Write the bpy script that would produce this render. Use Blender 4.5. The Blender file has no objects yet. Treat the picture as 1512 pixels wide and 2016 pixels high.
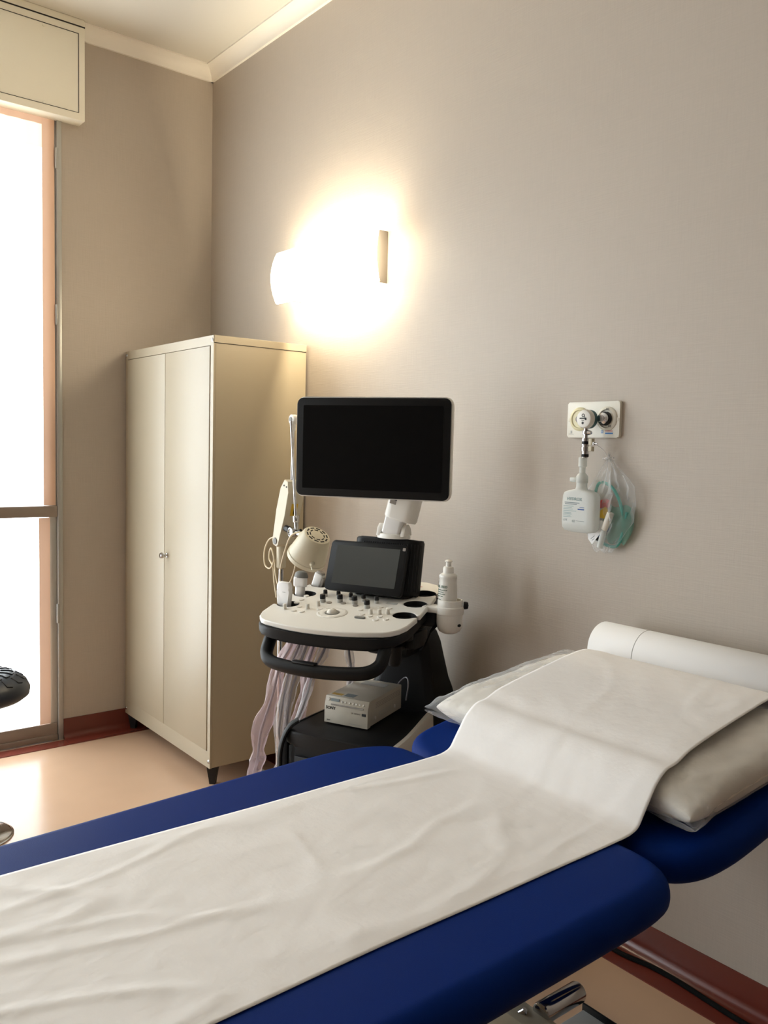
import bpy, bmesh, math, random
from mathutils import Matrix, Vector, Euler, noise
random.seed(7)
PI = math.pi
COL = bpy.context.scene.collection
SC = bpy.context.scene
R = math.radians

# ------------------------------------------------------------------ materials
def new_mat(name):
    m = bpy.data.materials.new(name); m.use_nodes = True
    nt = m.node_tree
    for n in list(nt.nodes): nt.nodes.remove(n)
    out = nt.nodes.new('ShaderNodeOutputMaterial')
    return m, nt, out

def mat(name, col, rough=0.5, metal=0.0, spec=0.5, bump=None, vary=0.0, coat=0.0, coatr=0.08, sheen=0.0, trans=0.0, sss=0.0):
    m, nt, out = new_mat(name)
    b = nt.nodes.new('ShaderNodeBsdfPrincipled')
    b.inputs['Base Color'].default_value = (*col, 1)
    b.inputs['Roughness'].default_value = rough
    b.inputs['Metallic'].default_value = metal
    b.inputs['Specular IOR Level'].default_value = spec
    b.inputs['Coat Weight'].default_value = coat
    b.inputs['Coat Roughness'].default_value = coatr
    b.inputs['Sheen Weight'].default_value = sheen
    b.inputs['Transmission Weight'].default_value = trans
    tc = None
    if bump or vary:
        tc = nt.nodes.new('ShaderNodeTexCoord')
    if vary:
        n = nt.nodes.new('ShaderNodeTexNoise'); n.inputs['Scale'].default_value = 6; n.inputs['Detail'].default_value = 4
        nt.links.new(tc.outputs['Object'], n.inputs['Vector'])
        r = nt.nodes.new('ShaderNodeMix'); r.data_type = 'RGBA'
        r.inputs['A'].default_value = (*[c * (1 - vary) for c in col], 1)
        r.inputs['B'].default_value = (*[min(1, c * (1 + vary)) for c in col], 1)
        nt.links.new(n.outputs['Fac'], r.inputs['Factor'])
        nt.links.new(r.outputs['Result'], b.inputs['Base Color'])
    if bump:
        sc, st, det = bump
        n = nt.nodes.new('ShaderNodeTexNoise'); n.inputs['Scale'].default_value = sc; n.inputs['Detail'].default_value = det
        nt.links.new(tc.outputs['Object'], n.inputs['Vector'])
        bp = nt.nodes.new('ShaderNodeBump'); bp.inputs['Strength'].default_value = st; bp.inputs['Distance'].default_value = 0.01
        nt.links.new(n.outputs['Fac'], bp.inputs['Height'])
        nt.links.new(bp.outputs['Normal'], b.inputs['Normal'])
    nt.links.new(b.outputs['BSDF'], out.inputs['Surface'])
    return m

def film(name, col, base=0.15, edge=0.6, rough=0.12, transl=0.3):
    """thin clear plastic: mostly see-through, fresnel-stronger towards its edges"""
    m, nt, out = new_mat(name)
    lw = nt.nodes.new('ShaderNodeLayerWeight'); lw.inputs['Blend'].default_value = 0.35
    mr = nt.nodes.new('ShaderNodeMapRange'); mr.inputs['To Min'].default_value = base; mr.inputs['To Max'].default_value = edge
    nt.links.new(lw.outputs['Facing'], mr.inputs['Value'])
    tr = nt.nodes.new('ShaderNodeBsdfTransparent'); tr.inputs['Color'].default_value = (*[0.6 + 0.4 * c for c in col], 1)
    pr = nt.nodes.new('ShaderNodeBsdfPrincipled'); pr.inputs['Base Color'].default_value = (*col, 1); pr.inputs['Roughness'].default_value = rough
    tl = nt.nodes.new('ShaderNodeBsdfTranslucent'); tl.inputs['Color'].default_value = (*col, 1)
    mx0 = nt.nodes.new('ShaderNodeMixShader'); mx0.inputs['Fac'].default_value = transl
    nt.links.new(pr.outputs['BSDF'], mx0.inputs[1]); nt.links.new(tl.outputs['BSDF'], mx0.inputs[2])
    mx = nt.nodes.new('ShaderNodeMixShader')
    nt.links.new(mr.outputs['Result'], mx.inputs['Fac'])
    nt.links.new(tr.outputs['BSDF'], mx.inputs[1]); nt.links.new(mx0.outputs['Shader'], mx.inputs[2])
    nt.links.new(mx.outputs['Shader'], out.inputs['Surface'])
    return m

def sheer(name, col, clear=0.35, tl=0.7):
    """woven voile: partly open weave, the threads pass light diffusely"""
    m, nt, out = new_mat(name)
    tr = nt.nodes.new('ShaderNodeBsdfTransparent')
    t = nt.nodes.new('ShaderNodeBsdfTranslucent'); t.inputs['Color'].default_value = (*col, 1)
    d = nt.nodes.new('ShaderNodeBsdfDiffuse'); d.inputs['Color'].default_value = (*col, 1)
    m1 = nt.nodes.new('ShaderNodeMixShader'); m1.inputs['Fac'].default_value = tl
    nt.links.new(d.outputs['BSDF'], m1.inputs[1]); nt.links.new(t.outputs['BSDF'], m1.inputs[2])
    m2 = nt.nodes.new('ShaderNodeMixShader'); m2.inputs['Fac'].default_value = 1 - clear
    nt.links.new(tr.outputs['BSDF'], m2.inputs[1]); nt.links.new(m1.outputs['Shader'], m2.inputs[2])
    nt.links.new(m2.outputs['Shader'], out.inputs['Surface'])
    return m

def emit(name, col, strength):
    m, nt, out = new_mat(name)
    e = nt.nodes.new('ShaderNodeEmission'); e.inputs['Color'].default_value = (*col, 1); e.inputs['Strength'].default_value = strength
    nt.links.new(e.outputs['Emission'], out.inputs['Surface'])
    return m

def wall_mat():
    """painted textile wallpaper: fine vertical and horizontal weave, satin"""
    m, nt, out = new_mat('beige woven wallpaper')
    b = nt.nodes.new('ShaderNodeBsdfPrincipled'); b.inputs['Roughness'].default_value = 0.48
    b.inputs['Specular IOR Level'].default_value = 0.4
    tc = nt.nodes.new('ShaderNodeTexCoord')
    hs = []
    for sx, sz in ((260, 12), (12, 260)):
        mp = nt.nodes.new('ShaderNodeMapping'); mp.inputs['Scale'].default_value = (sx, sx, sz)
        n = nt.nodes.new('ShaderNodeTexNoise'); n.inputs['Scale'].default_value = 1.0; n.inputs['Detail'].default_value = 3
        nt.links.new(tc.outputs['Object'], mp.inputs['Vector']); nt.links.new(mp.outputs['Vector'], n.inputs['Vector'])
        hs.append(n)
    add = nt.nodes.new('ShaderNodeMath'); add.operation = 'ADD'
    nt.links.new(hs[0].outputs['Fac'], add.inputs[0]); nt.links.new(hs[1].outputs['Fac'], add.inputs[1])
    mr = nt.nodes.new('ShaderNodeMapRange'); mr.inputs['From Min'].default_value = 0.6; mr.inputs['From Max'].default_value = 1.4
    nt.links.new(add.outputs['Value'], mr.inputs['Value'])
    mx = nt.nodes.new('ShaderNodeMix'); mx.data_type = 'RGBA'
    mx.inputs['A'].default_value = (*[c * 0.965 for c in WALL], 1); mx.inputs['B'].default_value = (*[c * 1.035 for c in WALL], 1)
    nt.links.new(mr.outputs['Result'], mx.inputs['Factor']); nt.links.new(mx.outputs['Result'], b.inputs['Base Color'])
    bp = nt.nodes.new('ShaderNodeBump'); bp.inputs['Strength'].default_value = 0.10; bp.inputs['Distance'].default_value = 0.004
    nt.links.new(add.outputs['Value'], bp.inputs['Height']); nt.links.new(bp.outputs['Normal'], b.inputs['Normal'])
    nt.links.new(b.outputs['BSDF'], out.inputs['Surface'])
    return m

WALL = (0.45, 0.392, 0.33)
M = {}
M['wall'] = wall_mat()
M['backwall'] = mat('dark bounce absorbing wall', (0.13, 0.085, 0.055), 0.5, vary=0.2)  # unseen back wall made dark to cut bounce light into the room
M['ceiling'] = mat('matt white ceiling paint', (0.67, 0.64, 0.565), 0.8)
M['cove'] = mat('white cove moulding', (0.82, 0.78, 0.70), 0.6)
M['floor'] = mat('peach glossy vinyl floor', (0.52, 0.345, 0.23), 0.22, spec=0.28, vary=0.05, bump=(3, 0.02, 2))
M['redvinyl'] = mat('brick red vinyl', (0.15, 0.030, 0.019), 0.25, spec=0.5, vary=0.08)
M['creammetal'] = mat('cream painted steel', (0.36, 0.30, 0.205), 0.5, spec=0.5, bump=(1.6, 0.02, 1), coat=0.75, coatr=0.5)
M['gap'] = mat('dark gap', (0.02, 0.017, 0.014), 0.8)
M['blackplastic'] = mat('black plastic', (0.007, 0.007, 0.008), 0.45, spec=0.3)
M['charcoal'] = mat('charcoal plastic', (0.008, 0.008, 0.0085), 0.5, spec=0.22, bump=(500, 0.05, 1))
M['screen'] = mat('black glass screen', (0.002, 0.002, 0.0025), 0.3, spec=0.12)
M['bezel'] = mat('matt black bezel', (0.006, 0.006, 0.0065), 0.5, spec=0.2)
M['touchglass'] = mat('grey touch screen glass', (0.045, 0.05, 0.05), 0.14, spec=0.5)
M['white'] = mat('white plastic', (0.78, 0.76, 0.71), 0.38)
M['offwhite'] = mat('off white plastic', (0.70, 0.67, 0.60), 0.4)
M['coolwhite'] = mat('probe white plastic', (0.78, 0.77, 0.76), 0.35)
M['grey'] = mat('grey rubber', (0.16, 0.16, 0.15), 0.5)
M['lightgrey'] = mat('light grey print', (0.42, 0.42, 0.40), 0.5)
M['midgrey'] = mat('mid grey plastic', (0.28, 0.25, 0.22), 0.5)
M['cream'] = mat('aged cream plastic', (0.56, 0.51, 0.385), 0.42)
M['chrome'] = mat('chrome', (0.58, 0.58, 0.60), 0.12, metal=1.0)
M['steel'] = mat('brushed steel', (0.55, 0.55, 0.55), 0.25, metal=1.0)
M['black'] = mat('black print', (0.015, 0.015, 0.015), 0.6)
M['yellow'] = mat('yellow label', (0.65, 0.42, 0.03), 0.5)
M['ochre'] = mat('ochre label', (0.58, 0.36, 0.06), 0.5)
M['bluegrey'] = mat('blue grey label', (0.20, 0.24, 0.25), 0.5)
M['printer'] = mat('warm grey printer shell', (0.52, 0.48, 0.40), 0.45)
M['blue'] = mat('royal blue leatherette', (0.0012, 0.020, 0.15), 0.55, spec=0.05, bump=(700, 0.10, 2))
M['paper'] = mat('soft white tissue paper', (0.83, 0.80, 0.775), 0.75, bump=(16, 0.40, 5), sheen=0.1)
M['rollpaper'] = mat('white paper roll', (0.78, 0.775, 0.775), 0.7, bump=(60, 0.06, 2))
M['pillow'] = mat('white pillow cloth', (0.88, 0.83, 0.74), 0.7, bump=(14, 0.8, 5))
M['green'] = mat('green print', (0.008, 0.085, 0.05), 0.6)
M['teal'] = mat('teal rubber band', (0.05, 0.14, 0.15), 0.5)
M['turquoise'] = film('turquoise tubing', (0.12, 0.62, 0.55), 0.55, 0.9, 0.1, 0.4)
M['palegreen'] = film('pale green soft mask', (0.25, 0.55, 0.46), 0.45, 0.8, 0.15, 0.4)
M['bottleplastic'] = film('milky translucent bottle', (0.80, 0.82, 0.80), 0.82, 0.97, 0.25, 0.35)
M['film'] = film('clear crinkled plastic', (0.86, 0.87, 0.88), 0.06, 0.75, 0.12, 0.15)
M['pillowfilm'] = film('clear pillow bag plastic', (0.80, 0.81, 0.83), 0.05, 0.55, 0.14, 0.2)
M['sleeve'] = film('clear probe sleeve', (0.82, 0.80, 0.81), 0.10, 0.62, 0.12, 0.3)
M['pinksleeve'] = film('pale pink probe sleeve', (0.84, 0.70, 0.73), 0.18, 0.70, 0.13, 0.35)
M['cablegrey'] = mat('grey cable', (0.22, 0.21, 0.22), 0.5)
M['creamcable'] = mat('cream cable', (0.72, 0.62, 0.44), 0.5)
M['blackcable'] = mat('black braided cable', (0.005, 0.005, 0.005), 0.8, spec=0.15, bump=(900, 0.4, 1))
M['plate'] = mat('ivory wall plate', (0.74, 0.71, 0.62), 0.35)
M['ringyellow'] = mat('yellowed ring', (0.72, 0.66, 0.42), 0.4)
M['navyprint'] = mat('navy print', (0.02, 0.07, 0.28), 0.5)
M['blueprint'] = mat('blue print', (0.05, 0.2, 0.5), 0.5)
M['redprint'] = mat('red print', (0.5, 0.04, 0.04), 0.5)
M['tealprint'] = mat('grey teal print', (0.20, 0.32, 0.34), 0.6)
M['shutter'] = mat('cream shutter box paint', (0.84, 0.80, 0.68), 0.45)
M['alu'] = mat('window aluminium', (0.42, 0.41, 0.38), 0.35, metal=0.35)
M['alubrown'] = mat('bronze window rail', (0.30, 0.24, 0.20), 0.4, metal=0.2)
M['voile'] = sheer('white voile', (0.93, 0.91, 0.86), 0.45, 0.8)
M['hem'] = sheer('peach curtain hem', (0.78, 0.53, 0.39), 0.0, 0.06)
M['shadedtop'] = sheer('voile top toned for shutter shade', (0.92, 0.83, 0.62), 0.0, 0.16)  # cream tone stands in for the shutter box's shade on the voile
M['lampglass'] = emit('lit opal glass', (1.0, 0.86, 0.62), 22.0)
M['lamptube'] = emit('lit lamp tube', (1.0, 0.86, 0.62), 330.0)
M['stoolseat'] = mat('black embossed leatherette', (0.014, 0.019, 0.028), 0.38)
M['glass'] = None
def glass_mat():
    m, nt, out = new_mat('window glass')
    tr = nt.nodes.new('ShaderNodeBsdfTransparent'); tr.inputs['Color'].default_value = (0.96, 0.98, 0.97, 1)
    gl = nt.nodes.new('ShaderNodeBsdfGlossy'); gl.inputs['Roughness'].default_value = 0.02
    mx = nt.nodes.new('ShaderNodeMixShader'); mx.inputs['Fac'].default_value = 0.06
    nt.links.new(tr.outputs['BSDF'], mx.inputs[1]); nt.links.new(gl.outputs['BSDF'], mx.inputs[2])
    nt.links.new(mx.outputs['Shader'], out.inputs['Surface'])
    return m
M['glass'] = glass_mat()

# ------------------------------------------------------------------ mesh builder
class MB:
    def __init__(s):
        s.bm = bmesh.new(); s.mats = []; s.cur = 0
    def use(s, m):
        if m not in s.mats: s.mats.append(m)
        s.cur = s.mats.index(m); return s
    def _merge(s, t, mtx=None):
        if mtx is not None: bmesh.ops.transform(t, matrix=mtx, verts=t.verts)
        for f in t.faces: f.material_index = s.cur
        me = bpy.data.meshes.new('tmp'); t.to_mesh(me); t.free()
        s.bm.from_mesh(me); bpy.data.meshes.remove(me); return s
    def box(s, c, d, bev=0.0, seg=2, rot=None, mtx=None):
        t = bmesh.new(); bmesh.ops.create_cube(t, size=1)
        bmesh.ops.scale(t, vec=d, verts=t.verts)
        if bev > 0:
            bmesh.ops.bevel(t, geom=t.edges[:], offset=min(bev, min(d) * 0.49), segments=seg, affect='EDGES', profile=0.5)
        m = Matrix.Translation(c)
        if rot is not None: m = m @ (rot.to_matrix().to_4x4() if hasattr(rot, 'to_matrix') else rot)
        if mtx is not None: m = mtx @ m
        return s._merge(t, m)
    def cone(s, p0, p1, r0, r1=None, seg=24, bev=0.0, caps=True):
        r1 = r0 if r1 is None else r1
        p0 = Vector(p0); p1 = Vector(p1); d = p1 - p0; L = d.length
        prof = [(r0, 0), (r1, L)]
        if bev > 0:
            b = min(bev, r0 * .9, r1 * .9, L * .45)
            prof = [(r0 - b, 0), (r0 - b * .3, b * .3), (r0, b), (r1, L - b), (r1 - b * .3, L - b * .3), (r1 - b, L)]
        return s.lathe(prof, p0, d, seg, caps)
    def lathe(s, prof, origin=(0, 0, 0), axis=(0, 0, 1), seg=32, caps=True, sq=(1, 1)):
        t = bmesh.new(); rings = []
        for r, z in prof:
            rings.append([t.verts.new((r * sq[0] * math.cos(2 * PI * i / seg), r * sq[1] * math.sin(2 * PI * i / seg), z)) for i in range(seg)])
        for a, b in zip(rings, rings[1:]):
            for i in range(seg):
                j = (i + 1) % seg; t.faces.new((a[i], a[j], b[j], b[i]))
        if caps:
            if prof[0][0] > 1e-6: t.faces.new(rings[0][::-1])
            if prof[-1][0] > 1e-6: t.faces.new(rings[-1])
        bmesh.ops.remove_doubles(t, verts=t.verts, dist=1e-6)
        q = Vector(axis).normalized().to_track_quat('Z', 'Y')
        return s._merge(t, Matrix.Translation(origin) @ q.to_matrix().to_4x4())
    def tube(s, pts, r, seg=10, closed=False, smooth=0, rfun=None, sq=(1, 1), up=None):
        pts = [Vector(p) for p in pts]
        if smooth: pts = catmull(pts, smooth, closed)
        n = len(pts); t = bmesh.new(); rings = []
        T = []
        for i in range(n):
            a = pts[(i - 1) % n] if (closed or i > 0) else pts[i]
            b = pts[(i + 1) % n] if (closed or i < n - 1) else pts[i]
            T.append((b - a).normalized())
        u = Vector(up) if up else Vector((0, 0, 1))
        if abs(u.dot(T[0])) > 0.95: u = Vector((0, 1, 0))
        N = (u - T[0] * u.dot(T[0])).normalized()
        for i in range(n):
            N = (N - T[i] * N.dot(T[i])).normalized(); B = T[i].cross(N)
            ring = []
            for k in range(seg):
                th = 2 * PI * k / seg
                rr = r if rfun is None else rfun(i / (n - 1), th) * r
                ring.append(t.verts.new(pts[i] + N * (rr * sq[0] * math.cos(th)) + B * (rr * sq[1] * math.sin(th))))
            rings.append(ring)
        m = n if closed else n - 1
        for i in range(m):
            a = rings[i]; b = rings[(i + 1) % n]
            for k in range(seg):
                j = (k + 1) % seg; t.faces.new((a[k], a[j], b[j], b[k]))
        if not closed:
            t.faces.new(rings[0][::-1]); t.faces.new(rings[-1])
        return s._merge(t)
    def prism(s, poly, z0, z1, mtx=None, bev=0.0, seg=2, scale_top=1.0):
        """extrude a 2D outline along z"""
        t = bmesh.new()
        area = sum(a[0] * b[1] - b[0] * a[1] for a, b in zip(poly, poly[1:] + poly[:1]))
        if area < 0: poly = poly[::-1]
        lo = [t.verts.new((x, y, z0)) for x, y in poly]; hi = [t.verts.new((x * scale_top, y * scale_top, z1)) for x, y in poly]
        n = len(poly)
        for i in range(n):
            j = (i + 1) % n; t.faces.new((lo[i], lo[j], hi[j], hi[i]))
        f0 = t.faces.new(lo[::-1]); f1 = t.faces.new(hi)
        if bev > 0:
            es = set(f1.edges) | set(f0.edges)
            bmesh.ops.bevel(t, geom=list(es), offset=bev, segments=seg, affect='EDGES', profile=0.5)
        return s._merge(t, mtx)
    def grid(s, fn, nu, nv, closed_u=False):
        t = bmesh.new()
        V = [[t.verts.new(fn(i / (nu if closed_u else nu - 1), j / (nv - 1))) for i in range(nu)] for j in range(nv)]
        for j in range(nv - 1):
            for i in range(nu if closed_u else nu - 1):
                k = (i + 1) % nu
                t.faces.new((V[j][i], V[j][k], V[j + 1][k], V[j + 1][i]))
        return s._merge(t)
    def text(s, body, size, mtx, ext=0.0003, align='LEFT', bold=0.0):
        cu = bpy.data.curves.new('txt', 'FONT'); cu.body = body; cu.size = size; cu.extrude = ext; cu.align_x = align; cu.offset = bold
        cu.resolution_u = 3
        o = bpy.data.objects.new('txt', cu); COL.objects.link(o)
        dg = bpy.context.evaluated_depsgraph_get(); dg.update()
        me = bpy.data.meshes.new_from_object(o.evaluated_get(dg))
        t = bmesh.new(); t.from_mesh(me)
        bpy.data.objects.remove(o); bpy.data.meshes.remove(me); bpy.data.curves.remove(cu)
        return s._merge(t, mtx)
    def build(s, name, m=None, parent=None, angle=38, flat=False, fix=True):
        if fix: bmesh.ops.recalc_face_normals(s.bm, faces=s.bm.faces)
        me = bpy.data.meshes.new(name); s.bm.to_mesh(me); s.bm.free()
        if s.mats:
            for k in s.mats: me.materials.append(M[k] if isinstance(k, str) else k)
        if m: me.materials.append(M[m])
        if not flat:
            me.polygons.foreach_set('use_smooth', [True] * len(me.polygons))
            me.set_sharp_from_angle(angle=R(angle))
        o = bpy.data.objects.new(name, me); COL.objects.link(o)
        if parent: o.parent = parent
        return o

def catmull(p, k, closed=False):
    out = []; n = len(p)
    rng = range(n) if closed else range(n - 1)
    for i in rng:
        a = p[(i - 1) % n] if (closed or i > 0) else p[i] * 2 - p[i + 1]
        b = p[i]; c = p[(i + 1) % n]
        d = p[(i + 2) % n] if (closed or i < n - 2) else c * 2 - b
        for j in range(k):
            t = j / k
            out.append(0.5 * ((2 * b) + (c - a) * t + (2 * a - 5 * b + 4 * c - d) * t * t + (3 * b - a - 3 * c + d) * t ** 3))
    if not closed: out.append(p[-1])
    return out

def rrect(w, h, r, n=6, cx=0, cy=0):
    P = []
    for sx, sy, a0 in ((1, 1, 0), (-1, 1, 90), (-1, -1, 180), (1, -1, 270)):
        for i in range(n + 1):
            a = R(a0 + 90 * i / n)
            P.append((cx + sx * (w / 2 - r) + r * math.cos(a), cy + sy * (h / 2 - r) + r * math.sin(a)))
    return P

def ellipse(rx, ry, n=32, cx=0, cy=0):
    return [(cx + rx * math.cos(2 * PI * i / n), cy + ry * math.sin(2 * PI * i / n)) for i in range(n)]

def thing(name, label, cat, loc=(0, 0, 0), rz=0, group=None):
    o = bpy.data.objects.new(name, None); COL.objects.link(o)
    o.empty_display_size = 0.05
    o.location = loc; o.rotation_euler = (0, 0, rz)
    o['label'] = label; o['category'] = cat
    if group: o['group'] = group
    return o

def tag(o, label, cat, group=None):
    o['label'] = label; o['category'] = cat
    if group: o['group'] = group
    return o

def struct(o):
    o['kind'] = 'structure'; return o

def lab(o, t):
    o['label'] = t; return o

def basis(o, x, y, z):
    m = Matrix.Identity(4)
    for i, v in enumerate((x, y, z)):
        v = Vector(v).normalized()
        m[0][i], m[1][i], m[2][i] = v
    m.translation = Vector(o); return m

def dup(o, parent=None):
    c = o.copy(); COL.objects.link(c)
    if parent: c.parent = parent
    return c

# ------------------------------------------------------------------ room
RX, RY, RZ = 7.2, -5.6, 3.215
HB, WB, HC = 0.095, 0.098, 3.157          # baseboard height, floor border width, cove underside
WY0, WY1, WZ = -0.735, -2.75, 2.95
WYA, WYB = -3.25, -4.95                   # a second french window further along the same wall        # french window opening in the left wall

b = MB().box((RX / 2, RY / 2, -0.03), (RX + .4, -RY + .4, 0.06)); struct(b.build('floor', 'floor'))
b = MB().box((RX / 2, RY / 2, RZ + 0.03), (RX + .4, -RY + .4, 0.06)); struct(b.build('ceiling', 'ceiling'))
b = MB().box((RX / 2, 0.06, RZ / 2), (RX + .24, 0.12, RZ)); struct(b.build('wall_right', 'wall'))
b = MB()
b.box((-0.06, WY0 / 2, RZ / 2), (0.12, -WY0, RZ))
b.box((-0.06, (WY1 + WYA) / 2, RZ / 2), (0.12, WY1 - WYA, RZ))
b.box((-0.06, (WYB + RY) / 2, RZ / 2), (0.12, WYB - RY, RZ))
b.box((-0.06, (WY0 + WY1) / 2, (RZ + WZ) / 2), (0.12, WY0 - WY1, RZ - WZ))
b.box((-0.06, (WYA + WYB) / 2, (RZ + WZ) / 2), (0.12, WYA - WYB, RZ - WZ))
struct(b.build('wall_left', 'wall'))
b = MB().box((RX + 0.06, RY / 2, RZ / 2), (0.12, -RY + .24, RZ)); struct(b.build('wall_back', 'backwall'))
b = MB().box((RX / 2, RY - 0.06, RZ / 2), (RX + .24, 0.12, RZ)); struct(b.build('wall_front', 'wall'))

def cove(name, p0, p1, nrm):
    p0 = Vector(p0); p1 = Vector(p1); n = Vector(nrm)
    D = RZ - HC
    prof = [(0.0, -D), (0.012, -D)] + [(0.012 + 0.05 * (1 - math.cos(R(a))), -D + (D - .006) * math.sin(R(a))) for a in (15, 30, 45, 60, 75, 90)] + [(0.062, 0), (0, 0)]
    t = MB(); bm = t.bm
    ra = [bm.verts.new((p0.x + n.x * a, p0.y + n.y * a, RZ + z)) for a, z in prof]
    rb = [bm.verts.new((p1.x + n.x * a, p1.y + n.y * a, RZ + z)) for a, z in prof]
    k = len(prof)
    for i in range(k):
        j = (i + 1) % k; bm.faces.new((ra[i], ra[j], rb[j], rb[i]))
    bm.faces.new(ra[::-1]); bm.faces.new(rb)
    return struct(t.build(name, 'cove'))
cove('trim_1', (0, 0, 0), (RX, 0, 0), (0, -1, 0))
cove('trim_2', (0, 0, 0), (0, -0.655, 0), (1, 0, 0))

def skirting(name, p0, p1, nrm):
    """coved vinyl skirting: thin upstand, quarter-round foot and a flat strip welded to the floor"""
    p0 = Vector(p0); p1 = Vector(p1); n = Vector(nrm)
    prof = [(0, HB), (0.004, HB)]
    rr = 0.028
    for a in range(0, 91, 15):
        prof.append((0.004 + rr - rr * math.cos(R(a)), 0.003 + rr - rr * math.sin(R(a))))
    prof += [(WB, 0.003), (WB, 0.0), (0, 0)]
    t = MB(); bm = t.bm
    ra = [bm.verts.new((p0.x + n.x * a, p0.y + n.y * a, z)) for a, z in prof]
    rb = [bm.verts.new((p1.x + n.x * a, p1.y + n.y * a, z)) for a, z in prof]
    k = len(prof)
    for i in range(k):
        j = (i + 1) % k; bm.faces.new((ra[i], ra[j], rb[j], rb[i]))
    bm.faces.new(ra[::-1]); bm.faces.new(rb)
    return struct(t.build(name, 'redvinyl', angle=50))
skirting('baseboard_right', (0, 0, 0), (RX, 0, 0), (0, -1, 0))
skirting('baseboard_left', (0, 0, 0), (0, WY0 + .002, 0), (1, 0, 0))
b = MB().box((WB / 2 + .012, (WY0 + RY) / 2, 0.0015), (WB - .024, WY0 - RY, 0.003)); struct(b.build('trim_3', 'redvinyl'))

# window (french window with two casements, each with an upper and a lower light)
win = bpy.data.objects.new('window_1', None); COL.objects.link(win); win.location = (0, (WY0 + WY1) / 2, 0); struct(win)
wy = (WY0 + WY1) / 2
def wbox(mb, y0, y1, z0, z1, x0, x1, bev=0.003):
    mb.box(((x0 + x1) / 2, (y0 + y1) / 2 - wy, (z0 + z1) / 2), (x1 - x0, abs(y1 - y0), z1 - z0), bev); return mb
b = MB()
wbox(b, WY0, WY0 - .022, 0.0, WZ, -.10, .012); wbox(b, WY1, WY1 + .022, 0.0, WZ, -.10, .012)
wbox(b, WY0 - .02, WY1 + .02, WZ - .05, WZ, -.10, .0)
b.build('window_frame', 'alu', win)
sashes = []
for (ya, yb) in ((WY0 - .022, wy + .002), (wy - .002, WY1 + .022)):
    s = MB()
    st = 0.036
    wbox(s, ya, ya - st, .008, WZ - .055, -.055, -.003); wbox(s, yb + st, yb, .008, WZ - .055, -.055, -.003)
    wbox(s, ya - st, yb + st, WZ - .10, WZ - .055, -.055, -.003)
    so = s.build('sash_frame', 'alu', win)
    rl = MB(); wbox(rl, ya, yb, 1.038, 1.090, -.057, .010, .006); wbox(rl, ya - .002, yb + .002, .008, .085, -.057, .002, .006)
    wbox(rl, ya - .002, yb + .002, .004, .03, -.05, .008, .003)
    lab(rl.build('rail', 'alubrown', so), 'brown grey cross rails of the sash')
    g = MB(); wbox(g, ya - st, yb + st, .085, 1.038, -.042, -.036, 0); wbox(g, ya - st, yb + st, 1.09, WZ - .10, -.042, -.036, 0)
    g.build('pane', 'glass', so)
    sashes.append((ya - st, yb + st))
b = MB()
for z in (2.58, 1.9, 0.55): b.cone((.008, WY0 - .022 - wy, z), (.008, WY0 - .022 - wy, z + .09), .007, seg=12, bev=.002)
b.build('hinge', 'alu', win)

def curtain(y0, y1, z0, z1, label, upper):
    t = thing('sheer_curtain', label, 'curtain', (.0035, (y0 + y1) / 2, z0), 0, 'voile panels on the window sashes')
    W = abs(y1 - y0); H = z1 - z0
    hw = 0.053 if upper else 0.049
    hh = .088 if upper else .0
    shade_h = .100 if upper else .0
    def fn(u, v):
        return Vector((0.0022 * math.sin(u * W * 95) * (1.0 if upper else .4), -W / 2 + W * u, v * H))
    ki = lambda u: hw / W + u * (1 - 2 * hw / W)
    MB().grid(lambda u, v: fn(ki(u), v * (H - hh - shade_h) / H), 90, 12).build('voile_panel', 'voile', t)
    for u0 in (0, 1 - hw / W):
        MB().grid(lambda u, v: fn(u0 + u * hw / W, v), 5, 10).build('hem', 'hem', t)
    if upper:
        MB().grid(lambda u, v: fn(ki(u), 1 - (hh + v * shade_h) / H), 90, 4).build('shade_band', 'shadedtop', t)  # strip with the shutter box's shade put into its colour
        MB().grid(lambda u, v: fn(ki(u), 1 - v * hh / H), 90, 3).build('hem', 'hem', t)
        MB().tube([(0.004, -W / 2, H - .006), (0.004, W / 2, H - .006)], .003, 8).build('curtain_rod', 'alu', t)
    return t
for i, (ya, yb) in enumerate(sashes):
    wh = ('nearest the cabinet', 'further from the cabinet')[i]
    curtain(ya + .029, yb - .029, 1.092, 2.845, 'tall white voile curtain with peach hem on upper window light %s' % wh, True)
    curtain(ya + .003, yb - .003, .086, 1.036, 'short white voile curtain with peach hem on lower window light %s' % wh, False)

win2 = bpy.data.objects.new('window_2', None); COL.objects.link(win2); win2.location = (0, (WYA + WYB) / 2, 0); struct(win2)
wy2 = (WYA + WYB) / 2
b = MB(); H2 = (WYA - WYB) / 2
for s_ in (-1, 1): b.box((-.045, s_ * (H2 - .03), WZ / 2), (.11, .06, WZ), .004)
for z in (.03, 1.06, WZ - .04): b.box((-.045, 0, z), (.10, 2 * H2, .06), .004)
b.box((-.04, 0, WZ / 2), (.08, .07, WZ), .004)
b.build('window_frame', 'alu', win2)
MB().box((-.05, 0, WZ / 2), (.006, 2 * H2 - .06, WZ - .08)).build('pane', 'glass', win2)

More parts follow.
